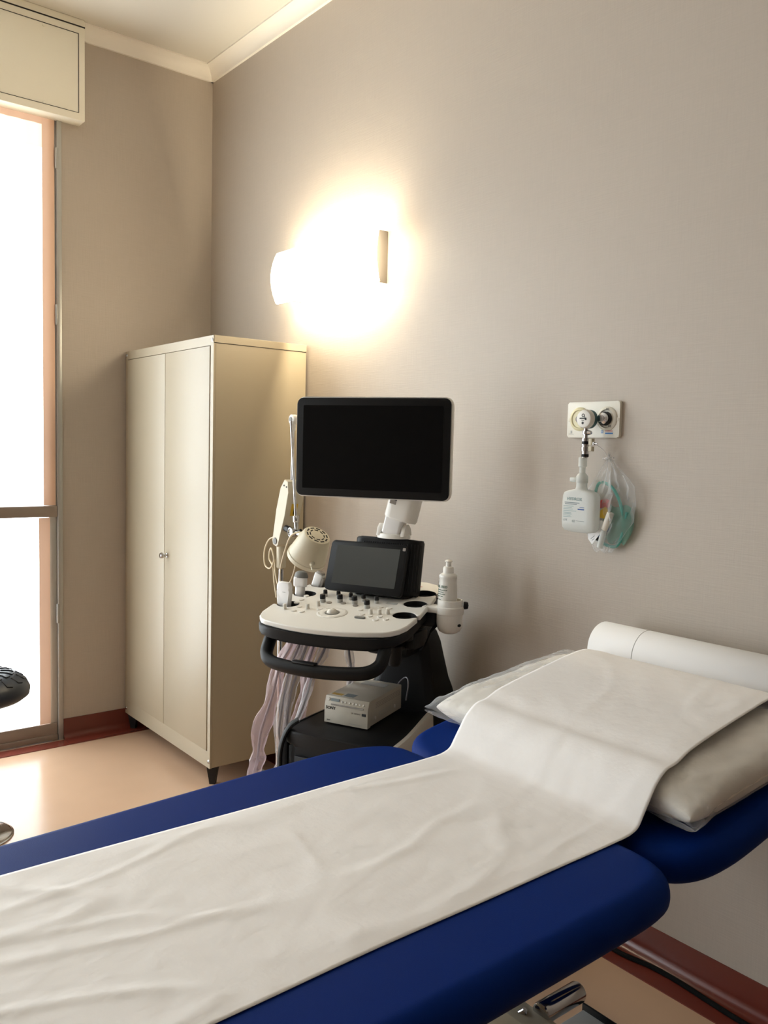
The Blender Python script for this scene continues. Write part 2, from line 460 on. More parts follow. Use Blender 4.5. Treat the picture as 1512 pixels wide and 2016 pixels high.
# roller shutter box
t = thing('roller_shutter_box', 'cream roller shutter box on the wall above the window', 'shutter box', (0.04, -0.655, 2.785))
BH = 3.2145 - 2.785; BL = 2.35
b = MB().box((0, -BL / 2, BH / 2), (.079, BL, BH), .004); b.build('casing', 'shutter', t)
b = MB().box((0.039, -BL / 2, 3.182 - 2.785), (.004, BL, .0055)); b.build('top_gap', 'gap', t)
b = MB()
for (ya, yb) in ((-.028, -1.15), (-1.165, -2.32)):
    z0, z1 = 2.817 - 2.785, 3.150 - 2.785
    b.box((.0405, (ya + yb) / 2, z1), (.002, ya - yb, .0022)); b.box((.0405, (ya + yb) / 2, z0), (.002, ya - yb, .0016))
    b.box((.0405, ya, (z0 + z1) / 2), (.002, .0022, z1 - z0)); b.box((.0405, yb, (z0 + z1) / 2), (.002, .0022, z1 - z0))
b.build('panel_joint', 'gap', t)
for (y, z) in ((-.175, .355), (-.175, .038)):
    MB().cone((.039, y, z), (.0425, y, z), .006, seg=14, bev=.001).build('screw', 'shutter', t)

# ------------------------------------------------------------------ metal cabinet
CX0, CX1, CY0, CY1, CZ0, CZ1 = 0.008, 0.897, -0.4395, -0.010, 0.0753, 1.809
t = thing('metal_cabinet', 'tall cream steel two door cabinet standing in the room corner', 'cabinet', ((CX0 + CX1) / 2, (CY0 + CY1) / 2, 0))
W = CX1 - CX0; D = CY1 - CY0; F = -D / 2
b = MB()
b.box((0, .004, (CZ0 + CZ1) / 2), (W, D - .008, CZ1 - CZ0 - .002), .002, 1)
sw = .024
zl, zh = CZ0 + .066, CZ1 - .038
for sx in (-1, 1): b.box((sx * (W / 2 - sw / 2), F + .004, (zl + zh) / 2), (sw, .008, zh - zl))
b.box((0, F + .004, (zh + CZ1 - .0005) / 2), (W, .008, CZ1 - .0005 - zh)); b.box((0, F + .004, (CZ0 + zl) / 2), (W, .008, zl - CZ0))
b.build('body', 'creammetal', t)
b = MB().box((.0008, .001, CZ1 - .014), (W + .0012, D - .0026, .029), .0006, 1)
b.build('top_cap', 'creammetal', t)
b = MB().box((W / 2, .0, CZ1 - .0295), (.0026, D - .004, .0016)); b.build('cap_seam', 'gap', t)
dz0, dz1 = CZ0 + .0675, CZ1 - .0405
split = 0.455 - (CX0 + CX1) / 2
for (xa, xb) in ((-W / 2 + sw + .002, split - .0012), (split + .0012, W / 2 - sw - .003)):
    d = MB().box(((xa + xb) / 2, F + .0035, (dz0 + dz1) / 2), (xb - xa, .014, dz1 - dz0), .0025, 2).build('door', 'creammetal', t)
    if xa > 0 or xb > .3:
        k = MB()
        kx = split + .03
        k.lathe([(.0095, 0), (.0105, .002), (.0105, .004), (.007, .006), (.007, .014), (.0125, .019), (.0135, .026), (.011, .032), (.004, .033)], (kx, F - .003, .899), (0, -1, 0), 8)
        k.build('knob', 'chrome', d, angle=25)
b = MB(); b.box((0, F + .0105, dz1 + .0006), (W - .05, .004, .0035)); b.box((W / 2 - sw - .0012, F + .0105, (dz0 + dz1) / 2), (.003, .004, dz1 - dz0))
b.build('door_gap', 'gap', t)
for sx in (-1, 1):
    for z in (CZ0 + .026, CZ1 - .018):
        MB().lathe([(.0085, 0), (.0085, .0015), (.006, .004), (.0, .005)], (sx * (W / 2 - .011), F + .001, z), (0, -1, 0), 16).build('screw', 'steel', t)
for sx in (-1, 1):
    for sy in (-1, 1):
        s = MB(); s.lathe([(.0165, 0), (.019, .02), (.029, CZ0 - .004), (.03, CZ0 + .001)], (sx * (W / 2 - .030), sy * (D / 2 - .030), 0), (0, 0, 1), 4)
        o = s.build('leg', 'blackplastic', t)

# ------------------------------------------------------------------ wall lamp
LX0, LX1, LZ0, LZ1 = 0.775, 1.475, 1.985, 2.195
t = thing('wall_lamp', 'lit white curved glass lamp high on the wall beside the cabinet', 'lamp', ((LX0 + LX1) / 2, 0, (LZ0 + LZ1) / 2))
LW = LX1 - LX0; LH = LZ1 - LZ0
for sx in (-1, 1): MB().box((sx * (LW / 2 - .058), -.032, 0), (.006, .064, LH - .02), .002).build('end_plate', 'midgrey', t)
b = MB().box((0, -.014, -.002), (LW - .13, .028, .085), .004); b.build('back_plate', 'midgrey', t)
MB().cone((-LW / 2 + .13, -.060, 0), (LW / 2 - .09, -.060, 0), .013, seg=20, bev=.004).build('lamp_tube', 'lamptube', t)
def lens(th0):
    P = []
    n = 14
    for i in range(n + 1):
        a = -1 + 2 * i / n
        P.append((-(0.088 + .028 * (1 - a * a)), a * LH / 2))
    for i in range(n, -1, -1):
        a = -1 + 2 * i / n
        P.append((-(0.078 + .016 * (1 - a * a)) , a * LH / 2))
    return P
m = basis((-LW / 2, 0, 0), (0, 1, 0), (0, 0, 1), (1, 0, 0))
b = MB().prism(lens(0), 0, LW, m); b.build('diffuser', 'lampglass', t, angle=50)
for sx in (-1, 1):
    MB().box((sx * (LW / 2 - .09), -.055, -.02), (.010, .05, .012), .002).build('bracket', 'steel', t)

# ------------------------------------------------------------------ oxygen outlet on the wall
t = thing('oxygen_outlet', 'ivory gas outlet plate with two sockets on the wall above the couch', 'wall outlet', (2.3935, 0, 1.4795))
b = MB().prism(rrect(.182, .102, .006), 0, .012, basis((0, 0, 0), (1, 0, 0), (0, 0, 1), (0, -1, 0)), .003); b.build('plate', 'plate', t)
FY = (0, -1, 0)
for ux in (-.045, .050):
    r_ = MB().lathe([(.034, 0), (.034, .004), (.031, .007), (.026, .008), (.024, .005)], (ux, -.011, .002), FY, 36)
    o = r_.build('socket_ring', 'ringyellow' if ux < 0 else 'plate', t)
    if ux > 0:
        MB().lathe([(.0175, 0), (.0195, .004), (.0195, .012), (.0165, .013)], (ux, -.014, .002), FY, 32).build('socket_collar', 'blackplastic', o)
        MB().lathe([(.0165, 0), (.0165, .017), (.012, .019), (.0095, .020), (.0095, .026), (.0085, .028), (.004, .028)], (ux, -.018, .002), FY, 28).build('socket_nose', 'chrome', o)
        for (dx, dz) in ((.006, .026), (.015, -.022)): MB().text('O2', .008, basis((ux + dx - .006, -.0198, dz), (1, 0, 0), (0, 0, 1), FY)).build('marking', 'black', o)
for sx in (-.084, .084): MB().lathe([(.006, 0), (.006, .002), (.003, .003)], (sx, -.011, .0), FY, 14).build('screw', 'plate', t)
b = MB()
b.use('blueprint').box((.058, -.0122, -.039), (.026, .0006, .0042)).box((.0345, -.0122, -.0345), (.0075, .0006, .0075))
b.use('redprint').box((.057, -.0122, -.0325), (.026, .0006, .0016))
b.use('plate').box((.0345, -.0126, -.0345), (.004, .0006, .004))
b.build('logo', None, t)
b = MB().use('lightgrey').box((-.075, -.0122, -.035), (.005, .0006, .008)).box((-.075, -.0122, -.0415), (.018, .0006, .0012))
b.build('emblem', None, t)

t = thing('oxygen_flowmeter', 'round white oxygen flow dial plugged into the left wall socket', 'flowmeter', (2.410, -0.049, 1.479))
ax = Vector((.03, -1, 0)).normalized()
xd = Vector((0, 0, 1)).cross(ax) * -1; xd = ax.cross(Vector((0, 0, 1))) ; 
right = Vector((1, 0, 0))
MB().lathe([(.020, -.013), (.0215, -.008), (.0262, -.004), (.0262, .0), (.026, .010), (.025, .010)], (0, 0, 0), ax, 40).build('band', 'teal', t)
b = MB(); b.lathe([(.0262, .0095), (.0266, .012), (.0262, .020), (.0235, .026), (.020, .0275), (.0, .0278)], (0, 0, 0), ax, 40)
dial = b.build('dial', 'white', t)
MB().cone((-.058, .030, .002), (-.012, .006, 0), .0125, .015, 20).build('probe_adapter', 'chrome', t)
b = MB()
for i in range(28):
    a = 2 * PI * i / 28
    b.lathe([(.0, -.0013), (.0012, 0), (0, .0013)], (Vector((math.cos(a) * .0262, 0, math.sin(a) * .0262)) + ax * .0205), ax, 6)
b.build('grip_bead', 'offwhite', dial)
b = MB(); fm = lambda x, z: basis(Vector((x, 0, z)) + ax * .0279, (1, 0, 0), (0, 0, 1), ax)
b.text('O', .0125, fm(-.0055, .0055), bold=.0004).text('2', .006, fm(.0035, .004), bold=.0002)
b.box((0, 0, 0), (.023, .0034, .0004), mtx=fm(-.001, .0015)); b.box((0, 0, 0), (.006, .005, .0004), mtx=fm(.0085, -.001))
b.text('l/min', .0042, fm(-.0055, -.0052)); b.lathe([(.0, 0), (.0036, 0), (.0036, .0006), (0, .0006)], (Vector((-.001, 0, -.0115)) + ax * .0278), ax, 18)
b.build('dial_print', 'black', dial)
zs = [(-.024, .0065), (-.033, .0065), (-.0335, .010), (-.043, .010), (-.0435, .006), (-.053, .006)]
b = MB(); b.lathe([(r_, z) for z, r_ in zs][::-1], (.0, -.012, 0), (0, 0, 1), 20)
b.cone((.008, -.012, -.038), (.018, -.012, -.038), .007, .005, 14)
b.build('stem', 'chrome', t)
b = MB()
prof = [(.006, -.053), (.0115, -.0535), (.0118, -.062), (.0095, -.0625), (.0095, -.070), (.0118, -.0705), (.0118, -.074), (.0095, -.0745), (.0095, -.078), (.0125, -.0785), (.0125, -.089), (.0095, -.0895), (.0095, -.108), (.005, -.109)]
b.lathe(prof[::-1], (0, -.012, 0), (0, 0, 1), 24)
cn = b.build('connector', 'chrome', t, angle=25)
b = MB(); b.lathe([(.0098, -.0618), (.0102, -.066), (.0098, -.0703)][::-1], (0, -.012, 0), (0, 0, 1), 24, caps=False); b.build('seal', 'blackplastic', cn); b = MB(); b.lathe([(.0099, -.098), (.0104, -.102), (.0099, -.106)][::-1], (0, -.012, 0), (0, 0, 1), 24, caps=False)
b.build('seal', 'blackplastic', cn)
b = MB(); b.box((.019, -.010, -.064), (.012, .014, .020), .002).box((.019, -.010, -.083), (.012, .014, .014), .002)
b.build('valve_block', 'cream', t)
b = MB(); b.cone((.022, -.011, -.068), (.042, -.013, -.069), .0035, .002, 12); b.box((.030, -.012, -.0685), (.003, .010, .010), .001)
b.build('valve_tap', 'steel', t)

# humidifier bottle hanging from the flowmeter
t = thing('humidifier_bottle', 'milky flat humidifier bottle with teal print hanging under the flow dial', 'bottle', (2.404, -0.062, 1.160))
def flask():
    b = MB()
    hw, th = .060, .0195
    prof = [(0, .0), (.55, .0), (.86, .004), (.97, .012), (1.0, .03), (1.0, .085), (.98, .102), (.9, .112), (.62, .118), (.30, .122), (.26, .128), (.25, .150)]
    rings = []
    n = 36
    for k, z in prof:
        w = hw * k; tt = min(th, th * (0.35 + .75 * k)) if k < .6 else th
        if z < .013: tt = th * (.6 + .4 * (z / .013)) if k > .5 else th * .5
        ring = []
        for i in range(n):
            a = 2 * PI * i / n; c, s_ = math.cos(a), math.sin(a); e = .55 if k > .4 else 1
            x = w * math.copysign(abs(c) ** e, c); y = tt * math.copysign(abs(s_) ** e, s_)
            if k < .4: y = max(-w, min(w, w * s_)); x = w * c
            ring.append(b.bm.verts.new((x, y, z)))
        rings.append(ring)
    for p, q in zip(rings, rings[1:]):
        for i in range(n):
            j = (i + 1) % n; b.bm.faces.new((p[i], p[j], q[j], q[i]))
    return b
flask().build('bottle_body', 'bottleplastic', t, angle=60)
b = MB(); b.lathe([(.016, .140), (.017, .142), (.017, .158), (.012, .165), (.0085, .168), (.0085, .184), (.012, .186), (.012, .211), (.0095, .2125)], (0, 0, 0), (0, 0, 1), 24)
b.box((-.028, 0, .148), (.022, .016, .014), .004)
b.build('bottle_cap', 'bottleplastic', t)
b = MB(); yF = -.0201
fm = lambda x, z: basis((x, yF, z), (1, 0, 0), (0, 0, 1), (0, -1, 0))
b.use('tealprint')
b.text('HYDROX', .0125, fm(-.034, .090)); 
b.use('bluegrey').box((-.016, yF, .0835), (.052, .0004, .0022)).box((-.020, yF, .0795), (.042, .0004, .0022))
b.use('tealprint')
for i, (w_, z) in enumerate(((.036, .0735), (.030, .069), (.034, .065), (.046, .060), (.028, .055), (.030, .051), (.026, .047), (.030, .043))):
    b.box((-.046 + w_ / 2, yF, z), (w_, .0003, .0012))
b.use('navyprint').box((.016, yF, .066), (.022, .0004, .0036)).box((.019, yF, .0715), (.016, .0004, .0014))
b.use('bluegrey').text('LOT', .008, fm(-.046, .031)).text('CE', .009, fm(-.014, .029)).box((.014, yF, .033), (.030, .0003, .001))
b.build('label_print', None, t)

# oxygen mask set, and the clear bag around it
t = thing('oxygen_mask', 'green oxygen mask and turquoise tubing folded inside the clear bag', 'oxygen mask', (2.483, -0.030, 1.125))
def T(x, y, z): return Vector((x - 2.485, y + .042, z - 1.125))
b = MB(); b.tube([T(2.418, -.026, 1.275), T(2.430, -.030, 1.298), T(2.452, -.032, 1.302), T(2.482, -.034, 1.288), T(2.507, -.036, 1.255), T(2.520, -.036, 1.215), T(2.524, -.036, 1.18)], .0042, 10, smooth=6)
b.tube([T(2.405, -.020, 1.168), T(2.418, -.020, 1.150), T(2.440, -.024, 1.135), T(2.468, -.026, 1.126), T(2.497, -.03, 1.127), T(2.516, -.034, 1.15), T(2.527, -.036, 1.19), T(2.534, -.036, 1.225)], .0045, 10, smooth=6)
b.build('tubing', 'turquoise', t)
def maskf(u, v):
    a = -PI * .5 + PI * u * 1.0
    rr = .030 + .026 * math.sin(v * PI * .9)
    return T(2.496 + rr * math.sin(a) * .9 + .012 * v, -.030 - .014 * math.cos(a) * math.sin(v * PI), 1.135 + .105 * v + .004 * math.sin(a * 3))
b = MB().grid(maskf, 18, 14); b.build('face_piece', 'palegreen', t)
b = MB(); b.cone(T(2.497, -.058, 1.222), T(2.478, -.060, 1.172), .0105, .0095, 20, .003); 
b.build('barrel', 'offwhite', t)
b = MB(); b.cone(T(2.478, -.060, 1.172), T(2.464, -.058, 1.122), .0085, .0085, 18); b.build('clear_connector', 'bottleplastic', t)
b = MB()
for ang, z in ((0, 0), (.4, .006)):
    b.lathe([(.008, 0), (.011, .002), (.011, .004), (.008, .005), (.006, .003)], T(2.452, -.046, 1.148 + z), (0, -1, .3), 18)
b.build('valve_ring', 'blackplastic', t)
b = MB(); b.prism([(-.014, -.012), (.018, -.008), (.020, .012), (.004, .016), (-.012, .010)], -.0006, .0006, basis(T(2.468, -.052, 1.243), (1, 0, 0), (0, 0, 1), (0, -1, 0))); b.build('red_label', 'redprint', t)
b = MB(); b.prism([(-.012, -.020), (.004, -.022), (.016, .004), (.006, .012), (-.012, -.002)], -.0006, .0006, basis(T(2.468, -.0535, 1.225), (1, 0, 0), (0, 0, 1), (0, -1, 0))); b.build('yellow_label', 'yellow', t)
b = MB(); b.use('coolwhite').prism([(-.030, .018), (.020, .022), (.030, .004), (-.012, -.048), (-.026, -.034)], -.0005, .0005, basis(T(2.448, -.056, 1.176), (1, 0, 0), (0, 0, 1), (0, -1, 0)))
b.use('bluegrey').box(T(2.438, -.0568, 1.148), (.016, .0004, .0016), rot=Euler((0, R(-38), 0))).box(T(2.440, -.0568, 1.142), (.010, .0004, .0014), rot=Euler((0, R(-38), 0)))
b.build('leaflet', None, t)
b = MB(); b.prism([(-.020, -.006), (.012, .022), (.022, .016), (-.008, -.018)], -.0004, .0004, basis(T(2.467, -.050, 1.160), (1, 0, 0), (0, 0, 1), (0, -1, 0))); b.build('blue_card', 'blueprint', t)

t = thing('plastic_bag', 'clear crinkled plastic bag hanging behind the humidifier bottle', 'bag', (2.488, -0.026, 1.108))
def bagf(side):
    def fn(u, v):
        # v 0 bottom .. 1 top ; u across
        z = .275 * v
        left = -.075 + .02 * v if v < .6 else -.063 + (v - .6) * .16
        right = (.012 + .165 * v) if v < .35 else (.070 - .0 * v if v < .68 else .070 - (v - .68) * .30)
        if v < .35: right = -.0 + .20 * v
        left = -.060 - .055 * math.sin(min(1, v / .5) * PI * .5) if v < .5 else -.115 + (v - .5) * .19
        k_ = min(1, max(0, (left + (right - left) * u + .035) / .05))
        x = left + (right - left) * u
        bulge = math.sin(u * PI) ** .7 * math.sin(min(1, max(0, v)) * PI) ** .5
        n1 = noise.noise(Vector((u * 5, v * 7, side * 3.1))) * .009 + noise.noise(Vector((u * 13, v * 11, side * 7.7))) * .005
        # folds gathered towards the top
        g = .004 * math.sin(u * 24 + v * 3) * v
        y = (-.010 - .022 * k_ if side > 0 else .012) * bulge + (n1 + g) * (.35 + .65 * k_) * min(1, 4 * u, 4 * (1 - u)) 
        y = max(-.014 - .045 * k_, min(.022, y))
        return Vector((x + n1 * .5, y, z + .006 * noise.noise(Vector((u * 4, v * 3, 9)))))
    return fn
b = MB(); b.grid(bagf(1), 34, 40); b.grid(bagf(-1), 34, 40)
b.build('film', 'film', t, angle=25, fix=False)
MB().tube([(-.03, .0, .262), (-.032, -.012, .262), (-.02, -.016, .263), (-.008, -.012, .264), (-.008, .0, .264), (-.02, .006, .263)], .003, 8, closed=True, smooth=3).build('knot', 'film', t)

MB().tube([(-.02, -.008, .262), (-.03, -.016, .285), (-.046, -.030, .300), (-.052, -.036, .306)], .0012, 6, smooth=4).build('tie', 'coolwhite', t)

# ------------------------------------------------------------------ exam couch
ZT = 0.71
t = thing('exam_couch', 'long royal blue treatment couch under white paper, head end at the wall', 'couch', (2.81, -1.55, 0))
def C(x, y, z): return Vector((x - 2.81, y + 1.55, z))
def cushion_outline(pts_far, pts_near):
    return pts_far + pts_near
def pad(outline, z0, z1, bev, mtx=None, seg=6, crown=0.0):
    pts = [Vector((x, y)) for x, y in outline]; n = len(pts)
    area = sum(pts[i].x * pts[(i + 1) % n].y - pts[(i + 1) % n].x * pts[i].y for i in range(n))
    if area < 0: pts = pts[::-1]
    nrm = []
    for i in range(n):
        d = (pts[(i + 2) % n] - pts[(i - 2) % n]).normalized(); nrm.append(Vector((d.y, -d.x)))
    b = MB(); t_ = bmesh.new(); rings = []
    prof = [(bev * (1 - math.cos(R(a))), z0 + bev * (1 - math.sin(R(a)))) for a in range(0, 91, 10)] 
    prof = [(bev * (1 - math.sin(R(a))), z0 + bev * (1 - math.cos(R(a)))) for a in range(0, 91, 10)] + [(bev * (1 - math.cos(R(a))), z1 - bev * (1 - math.sin(R(a)))) for a in range(0, 91, 10)]
    for ins, z in prof: rings.append([t_.verts.new((p.x - q.x * ins, p.y - q.y * ins, z)) for p, q in zip(pts, nrm)])
    for p, q in zip(rings, rings[1:]):
        for i in range(n): t_.faces.new((p[i], p[(i + 1) % n], q[(i + 1) % n], q[i]))
    t_.faces.new(rings[0][::-1]); t_.faces.new(rings[-1])
    b._merge(t_, mtx); return b
def smooth_poly(p, k=5):
    return [(v.x, v.y) for v in catmull([Vector((a, b_, 0)) for a, b_ in p], k, True)]
YE = -2.62
o_main = [(2.470, YE + .03), (2.462, -2.2), (2.452, -1.7), (2.430, -1.35), (2.412, -1.10), (2.405, -0.95), (2.412, -.87), (2.438, -.80), (2.475, -.765), (2.53, -.7535),
          (2.75, -.7505), (3.0, -.7485), (3.10, -.7500), (3.155, -.762), (3.190, -.790), (3.206, -.835), (3.212, -.95), (3.216, -1.3), (3.222, -1.9), (3.225, -2.3), (3.220, YE + .03), (3.19, YE), (2.85, YE), (2.50, YE)]
om = [(x - 2.81, y + 1.55) for x, y in smooth_poly(o_main, 4)]
pad(om, .638, ZT, .034, None, 8).build('seat_cushion', 'blue', t, angle=60)
TH = R(9.0)
hm = Matrix.Translation(C(2.79, -.738, .690)) @ Matrix.Rotation(TH, 4, 'X')   # x across, y towards the wall, z up
o_head = [(-.383, .085), (-.388, .20), (-.386, .45), (-.380, .60), (-.35, .655), (-.28, .678), (0, .682), (.28, .678), (.35, .655), (.385, .60), (.397, .45), (.400, .25), (.396, .14), (.378, .070), (.340, .026), (.28, .006), (.18, .0), (0, .0), (-.20, .0), (-.29, .008), (-.350, .034)]
oh = smooth_poly(o_head, 4)
pad(oh, -.068, 0, .031, hm, 8).build('head_cushion', 'blue', t, angle=60)
b = MB()
for x in (2.60, 3.02): b.box(C(x, -1.68, .618), (.05, 1.75, .043), .004)
for y in (-2.4, -1.65, -.84): b.box(C(2.81, y, .618), (.47, .05, .038), .004)
b.box((.19, .30, -.085), (.04, .55, .036), .004, mtx=hm).box((-.19, .30, -.085), (.04, .55, .036), .004, mtx=hm)
b.build('frame', 'cream', t)
b = MB()
for x in (2.62, 3.0):
    for s_ in (1, -1):
        p0 = C(x, -1.62 - s_ * .42, .10); p1 = C(x + .0, -1.62 + s_ * .42, .60); d = p1 - p0
        b.box((p0 + p1) / 2, (.028, .055, d.length), .003, rot=d.to_track_quat('Z', 'X'))
b.build('lift_arm', 'cream', t)
b = MB().box(C(2.81, -1.74, .345), (.46, 1.24, .49), .015); b.build('light_blocker', 'cream', t)  # unseen box added under the couch to block low daylight
b = MB()
for x in (2.60, 3.02): b.box(C(x, -1.62, .075), (.06, 1.30, .05), .006)
for y in (-2.22, -1.02): b.box(C(2.81, y, .075), (.60, .06, .05), .006)
b.build('base', 'cream', t)
for x in (2.56, 3.06):
    for y in (-2.2, -1.04):
        MB().lathe([(.024, 0), (.028, .004), (.028, .02), (.012, .026), (.012, .06)], C(x, y, 0), (0, 0, 1), 20).build('foot', 'blackplastic', t)
b = MB().box(C(2.82, -.862, .345), (.62, .052, .058), .004); b.build('cross_bar', 'cream', t)
lab(MB().box(C(3.04, -.775, .325), (.13, .12, .012), .003).build('pedal', 'lightgrey', t), 'grey pedal with black edge')
MB().box(C(3.04, -.715, .333), (.134, .006, .02), .002).build('pedal_edge', 'blackplastic', t)
b = MB(); b.cone(C(2.978, -.845, .376), C(2.978, -.735, .376), .0195, seg=28, bev=.005); 
b.tube([C(2.958, -.86, .376), C(2.945, -.868, .36), C(2.945, -.868, .33)], .008, 10, smooth=4)
lab(b.build('handle', 'chrome', t), 'short chrome lever roller')
b = MB(); b.box(C(2.93, -1.00, .60), (.02, .05, .10), .003); b.build('bracket', 'blackplastic', t)

# ------------------------------------------------------------------ pillow in plastic bag
PM = Matrix.Translation((2.79, -.738, .690)) @ Matrix.Rotation(TH, 4, 'X')   # head cushion top plane
t = thing('pillow', 'white pillow in clear plastic on the raised couch head', 'pillow', PM @ Vector((-.015, .34, 0)))
def P(x, y, z): return (PM @ Vector((x * math.cos(PROT) - y * math.sin(PROT) + .008, x * math.sin(PROT) + y * math.cos(PROT) + .342, z))) - t.location
PW, PD, PT = .360, .230, .089
PROT = R(-4)      # half width, half depth, thickness
def pillow_pt(a, bb, top, grow=0.0, wob=1.0):
    """a, bb in -1..1 over the footprint"""
    sx = math.copysign(abs(a) ** .9, a)
    x = a * (PW + grow) * (1 - .035 * (1 - abs(bb) ** 2) * 0 - .03 * abs(bb) ** 4 * (1 - abs(a) ** 6))
    y = bb * (PD + grow) * (1 - .05 * abs(a) ** 4 * (1 - abs(bb) ** 6))
    ea = max(0.0, 1 - abs(a) ** 6.0); eb = max(0.0, 1 - abs(bb) ** 4.2)
    h = (ea * eb) ** .34
    nz = noise.noise(Vector((x * 9, y * 9, 1.5))) * .007 + noise.noise(Vector((x * 30, y * 26, 4))) * .005
    mid = .044
    if top: z = mid + (PT - mid + grow * .6) * h + nz * wob * min(1, h * 1.5)
    else: z = mid - (mid - .003) * min(1.0, h * 1.25) + (grow * .0)
    return P(x, y, z)
n1, n2 = 70, 46
def sm(u): return math.sin((u - .5) * PI)   # denser sampling at the rim
b = MB(); b.grid(lambda u, v: pillow_pt(sm(u), sm(v), True), n1, n2); b.grid(lambda u, v: pillow_pt(sm(u), sm(v), False), n1, n2)
bmesh.ops.remove_doubles(b.bm, verts=b.bm.verts, dist=1e-5)
b.build('cushion', 'pillow', t, angle=70)
def film_pt(u, v, top):
    a, bb = sm(u), sm(v)
    p = pillow_pt(a, bb, top, .006, .2)
    k = max(abs(a), abs(bb))
    cr = noise.noise(Vector((p.x * 40, p.y * 40, p.z * 30 + (3 if top else 8)))) * .006 * (.25 + k ** 4)
    p = p + Vector((0, 0, cr * .6 + .003 if top else max(0, cr * .3)))
    # corner ears where the bag bunches up
    e = max(0, abs(a) + abs(bb) - 1.72) / .28
    if e > 0:
        p = p + Vector((math.copysign(.016, a) * e, math.copysign(.014, bb) * e, -.006 * e + cr * .5))
    return p
b = MB(); b.grid(lambda u, v: film_pt(u, v, True), 96, 64); b.grid(lambda u, v: film_pt(u, v, False), 96, 64)
b.build('plastic_cover', 'pillowfilm', t, angle=30, fix=False)

# ------------------------------------------------------------------ paper roll and sheet
RYC, RRAD = -.095, .0665
RZC = (PM @ Vector((0, (RYC + .738) / math.cos(TH), 0))).z + RRAD + .004
t = thing('paper_roll', 'white paper roll at the couch head with its sheet pulled over pillow and couch', 'paper roll', (2.80, RYC, RZC))
def Q(x, y, z): return Vector((x - 2.80, y - RYC, z - RZC))
b = MB()
b.lathe([(.018, 0), (.018, .008), (.055, .004), (RRAD - .002, .0), (RRAD, .003), (RRAD, .520), (RRAD - .002, .523), (.018, .519), (.018, .515)], Q(2.522, RYC, RZC), (1, .0, 0), 64)
ro = b.build('roll', 'rollpaper', t, angle=50)
MB().lathe([(RRAD - .0005, 0), (RRAD + .0006, .0003), (RRAD + .0006, .0012), (RRAD - .0005, .0015)], Q(2.66, RYC, RZC), (1, 0, 0), 64, caps=False).build('sheet_edge', 'lightgrey', ro)
MB().cone(Q(2.524, RYC, RZC), Q(3.043, RYC, RZC), .0175, seg=24).build('core', 'ochre', t)
def top_of_pillow(y):
    """height of the pillow's upper face over the middle of the couch at world y"""
    ys = (y + .738) / math.cos(TH)
    bb = (ys - .34) / PD
    if abs(bb) >= 1: return None
    h = (max(0, 1 - abs(bb) ** 4.2)) ** .34
    z = .044 + (PT - .044) * h
    return (PM @ Vector((0, ys, z))).z - .0
path = [(RYC - .030, RZC - .055), (RYC - .052, RZC - .030), (RYC - .070, RZC - .004)]
ys = [-.195, -.225, -.26, -.30, -.36, -.42, -.48, -.53, -.56]
path += [(y, top_of_pillow(y) + .022) for y in ys]
path += [(-.595, top_of_pillow(-.595) + .021), (-.629, .807), (-.660, .787), (-.682, .760), (-.698, .739), (-.712, .722), (-.731, .7155), (-.750, .7135), (-.775, .7130)]
y = -.82
while y > YE + .10: path.append((y, ZT + .0022)); y -= .045
pp = catmull([Vector((0, a, z)) for a, z in path], 4)
SL = [0]
for p, q in zip(pp, pp[1:]): SL.append(SL[-1] + (q - p).length)
NX = 72
def sheet(u, v):
    k = v * (len(pp) - 1); i = min(int(k), len(pp) - 2); f = k - i
    p = pp[i].lerp(pp[i + 1], f); s_ = SL[i] + (SL[i + 1] - SL[i]) * f
    sk = max(0, min(1, (-p.y - .10) / .65))
    x0 = 2.548 + (2.584 - 2.548) * sk; x1 = 3.062 + (3.074 - 3.062) * sk
    x0 += .003 * noise.noise(Vector((s_ * 3, 0, 0))); x1 += .003 * noise.noise(Vector((s_ * 3, 5, 0)))
    if p.y < -.745: x0 += .0 - .006 * max(0, -p.y - 1.2); x1 += .012 * max(0, -p.y - 1.3)
    x = x0 + (x1 - x0) * u
    # soft creases
    w = noise.noise(Vector((x * 5.0, s_ * 3.2, .3))) * .0022 + noise.noise(Vector((x * 11 + s_ * 5, s_ * 6 - x * 4, 2.7))) * .0013
    rid = abs(noise.noise(Vector((x * 4.2 - s_ * 2.0, s_ * 2.2 + x * 2.4, 7.1))))
    w += max(0, .10 - rid) * .018
    if p.y < -1.25:
        r2 = abs(noise.noise(Vector((x * 6.5 + s_ * 1.5, s_ * 2.0, 3.9)))); w += max(0, .09 - r2) * .030 * min(1, (-1.25 - p.y) * 3)
    amp = 1.0 if p.y < -.78 else .45
    if p.y > -.19: amp = .1
    dz = max(0.0, w * amp + .001)
    edge = min(1, 14 * u, 14 * (1 - u)); dz *= edge
    if -.72 < p.y < -.60: dz += .0
    return Q(x, p.y, p.z + dz)
NV = len(pp)
b = MB().grid(sheet, NX, NV * 2); o = b.build('sheet', 'paper', t, angle=80)
so = o.modifiers.new('thickness', 'SOLIDIFY'); so.thickness = .0006; so.offset = 1

# ------------------------------------------------------------------ ultrasound machine
A = R(25)
OC = Vector((1.93, -.61, 0))
t = thing('ultrasound_machine', 'black and white ultrasound machine on wheels between cabinet and couch', 'ultrasound machine', OC, A)
US = t
slope = math.atan(.14)
PZ = Matrix.Rotation(R(5.2), 4, 'Z')
PN = Matrix.Translation((0, 0, .87)) @ PZ @ Matrix.Rotation(slope, 4, 'X')          # control panel plane
UC = .001
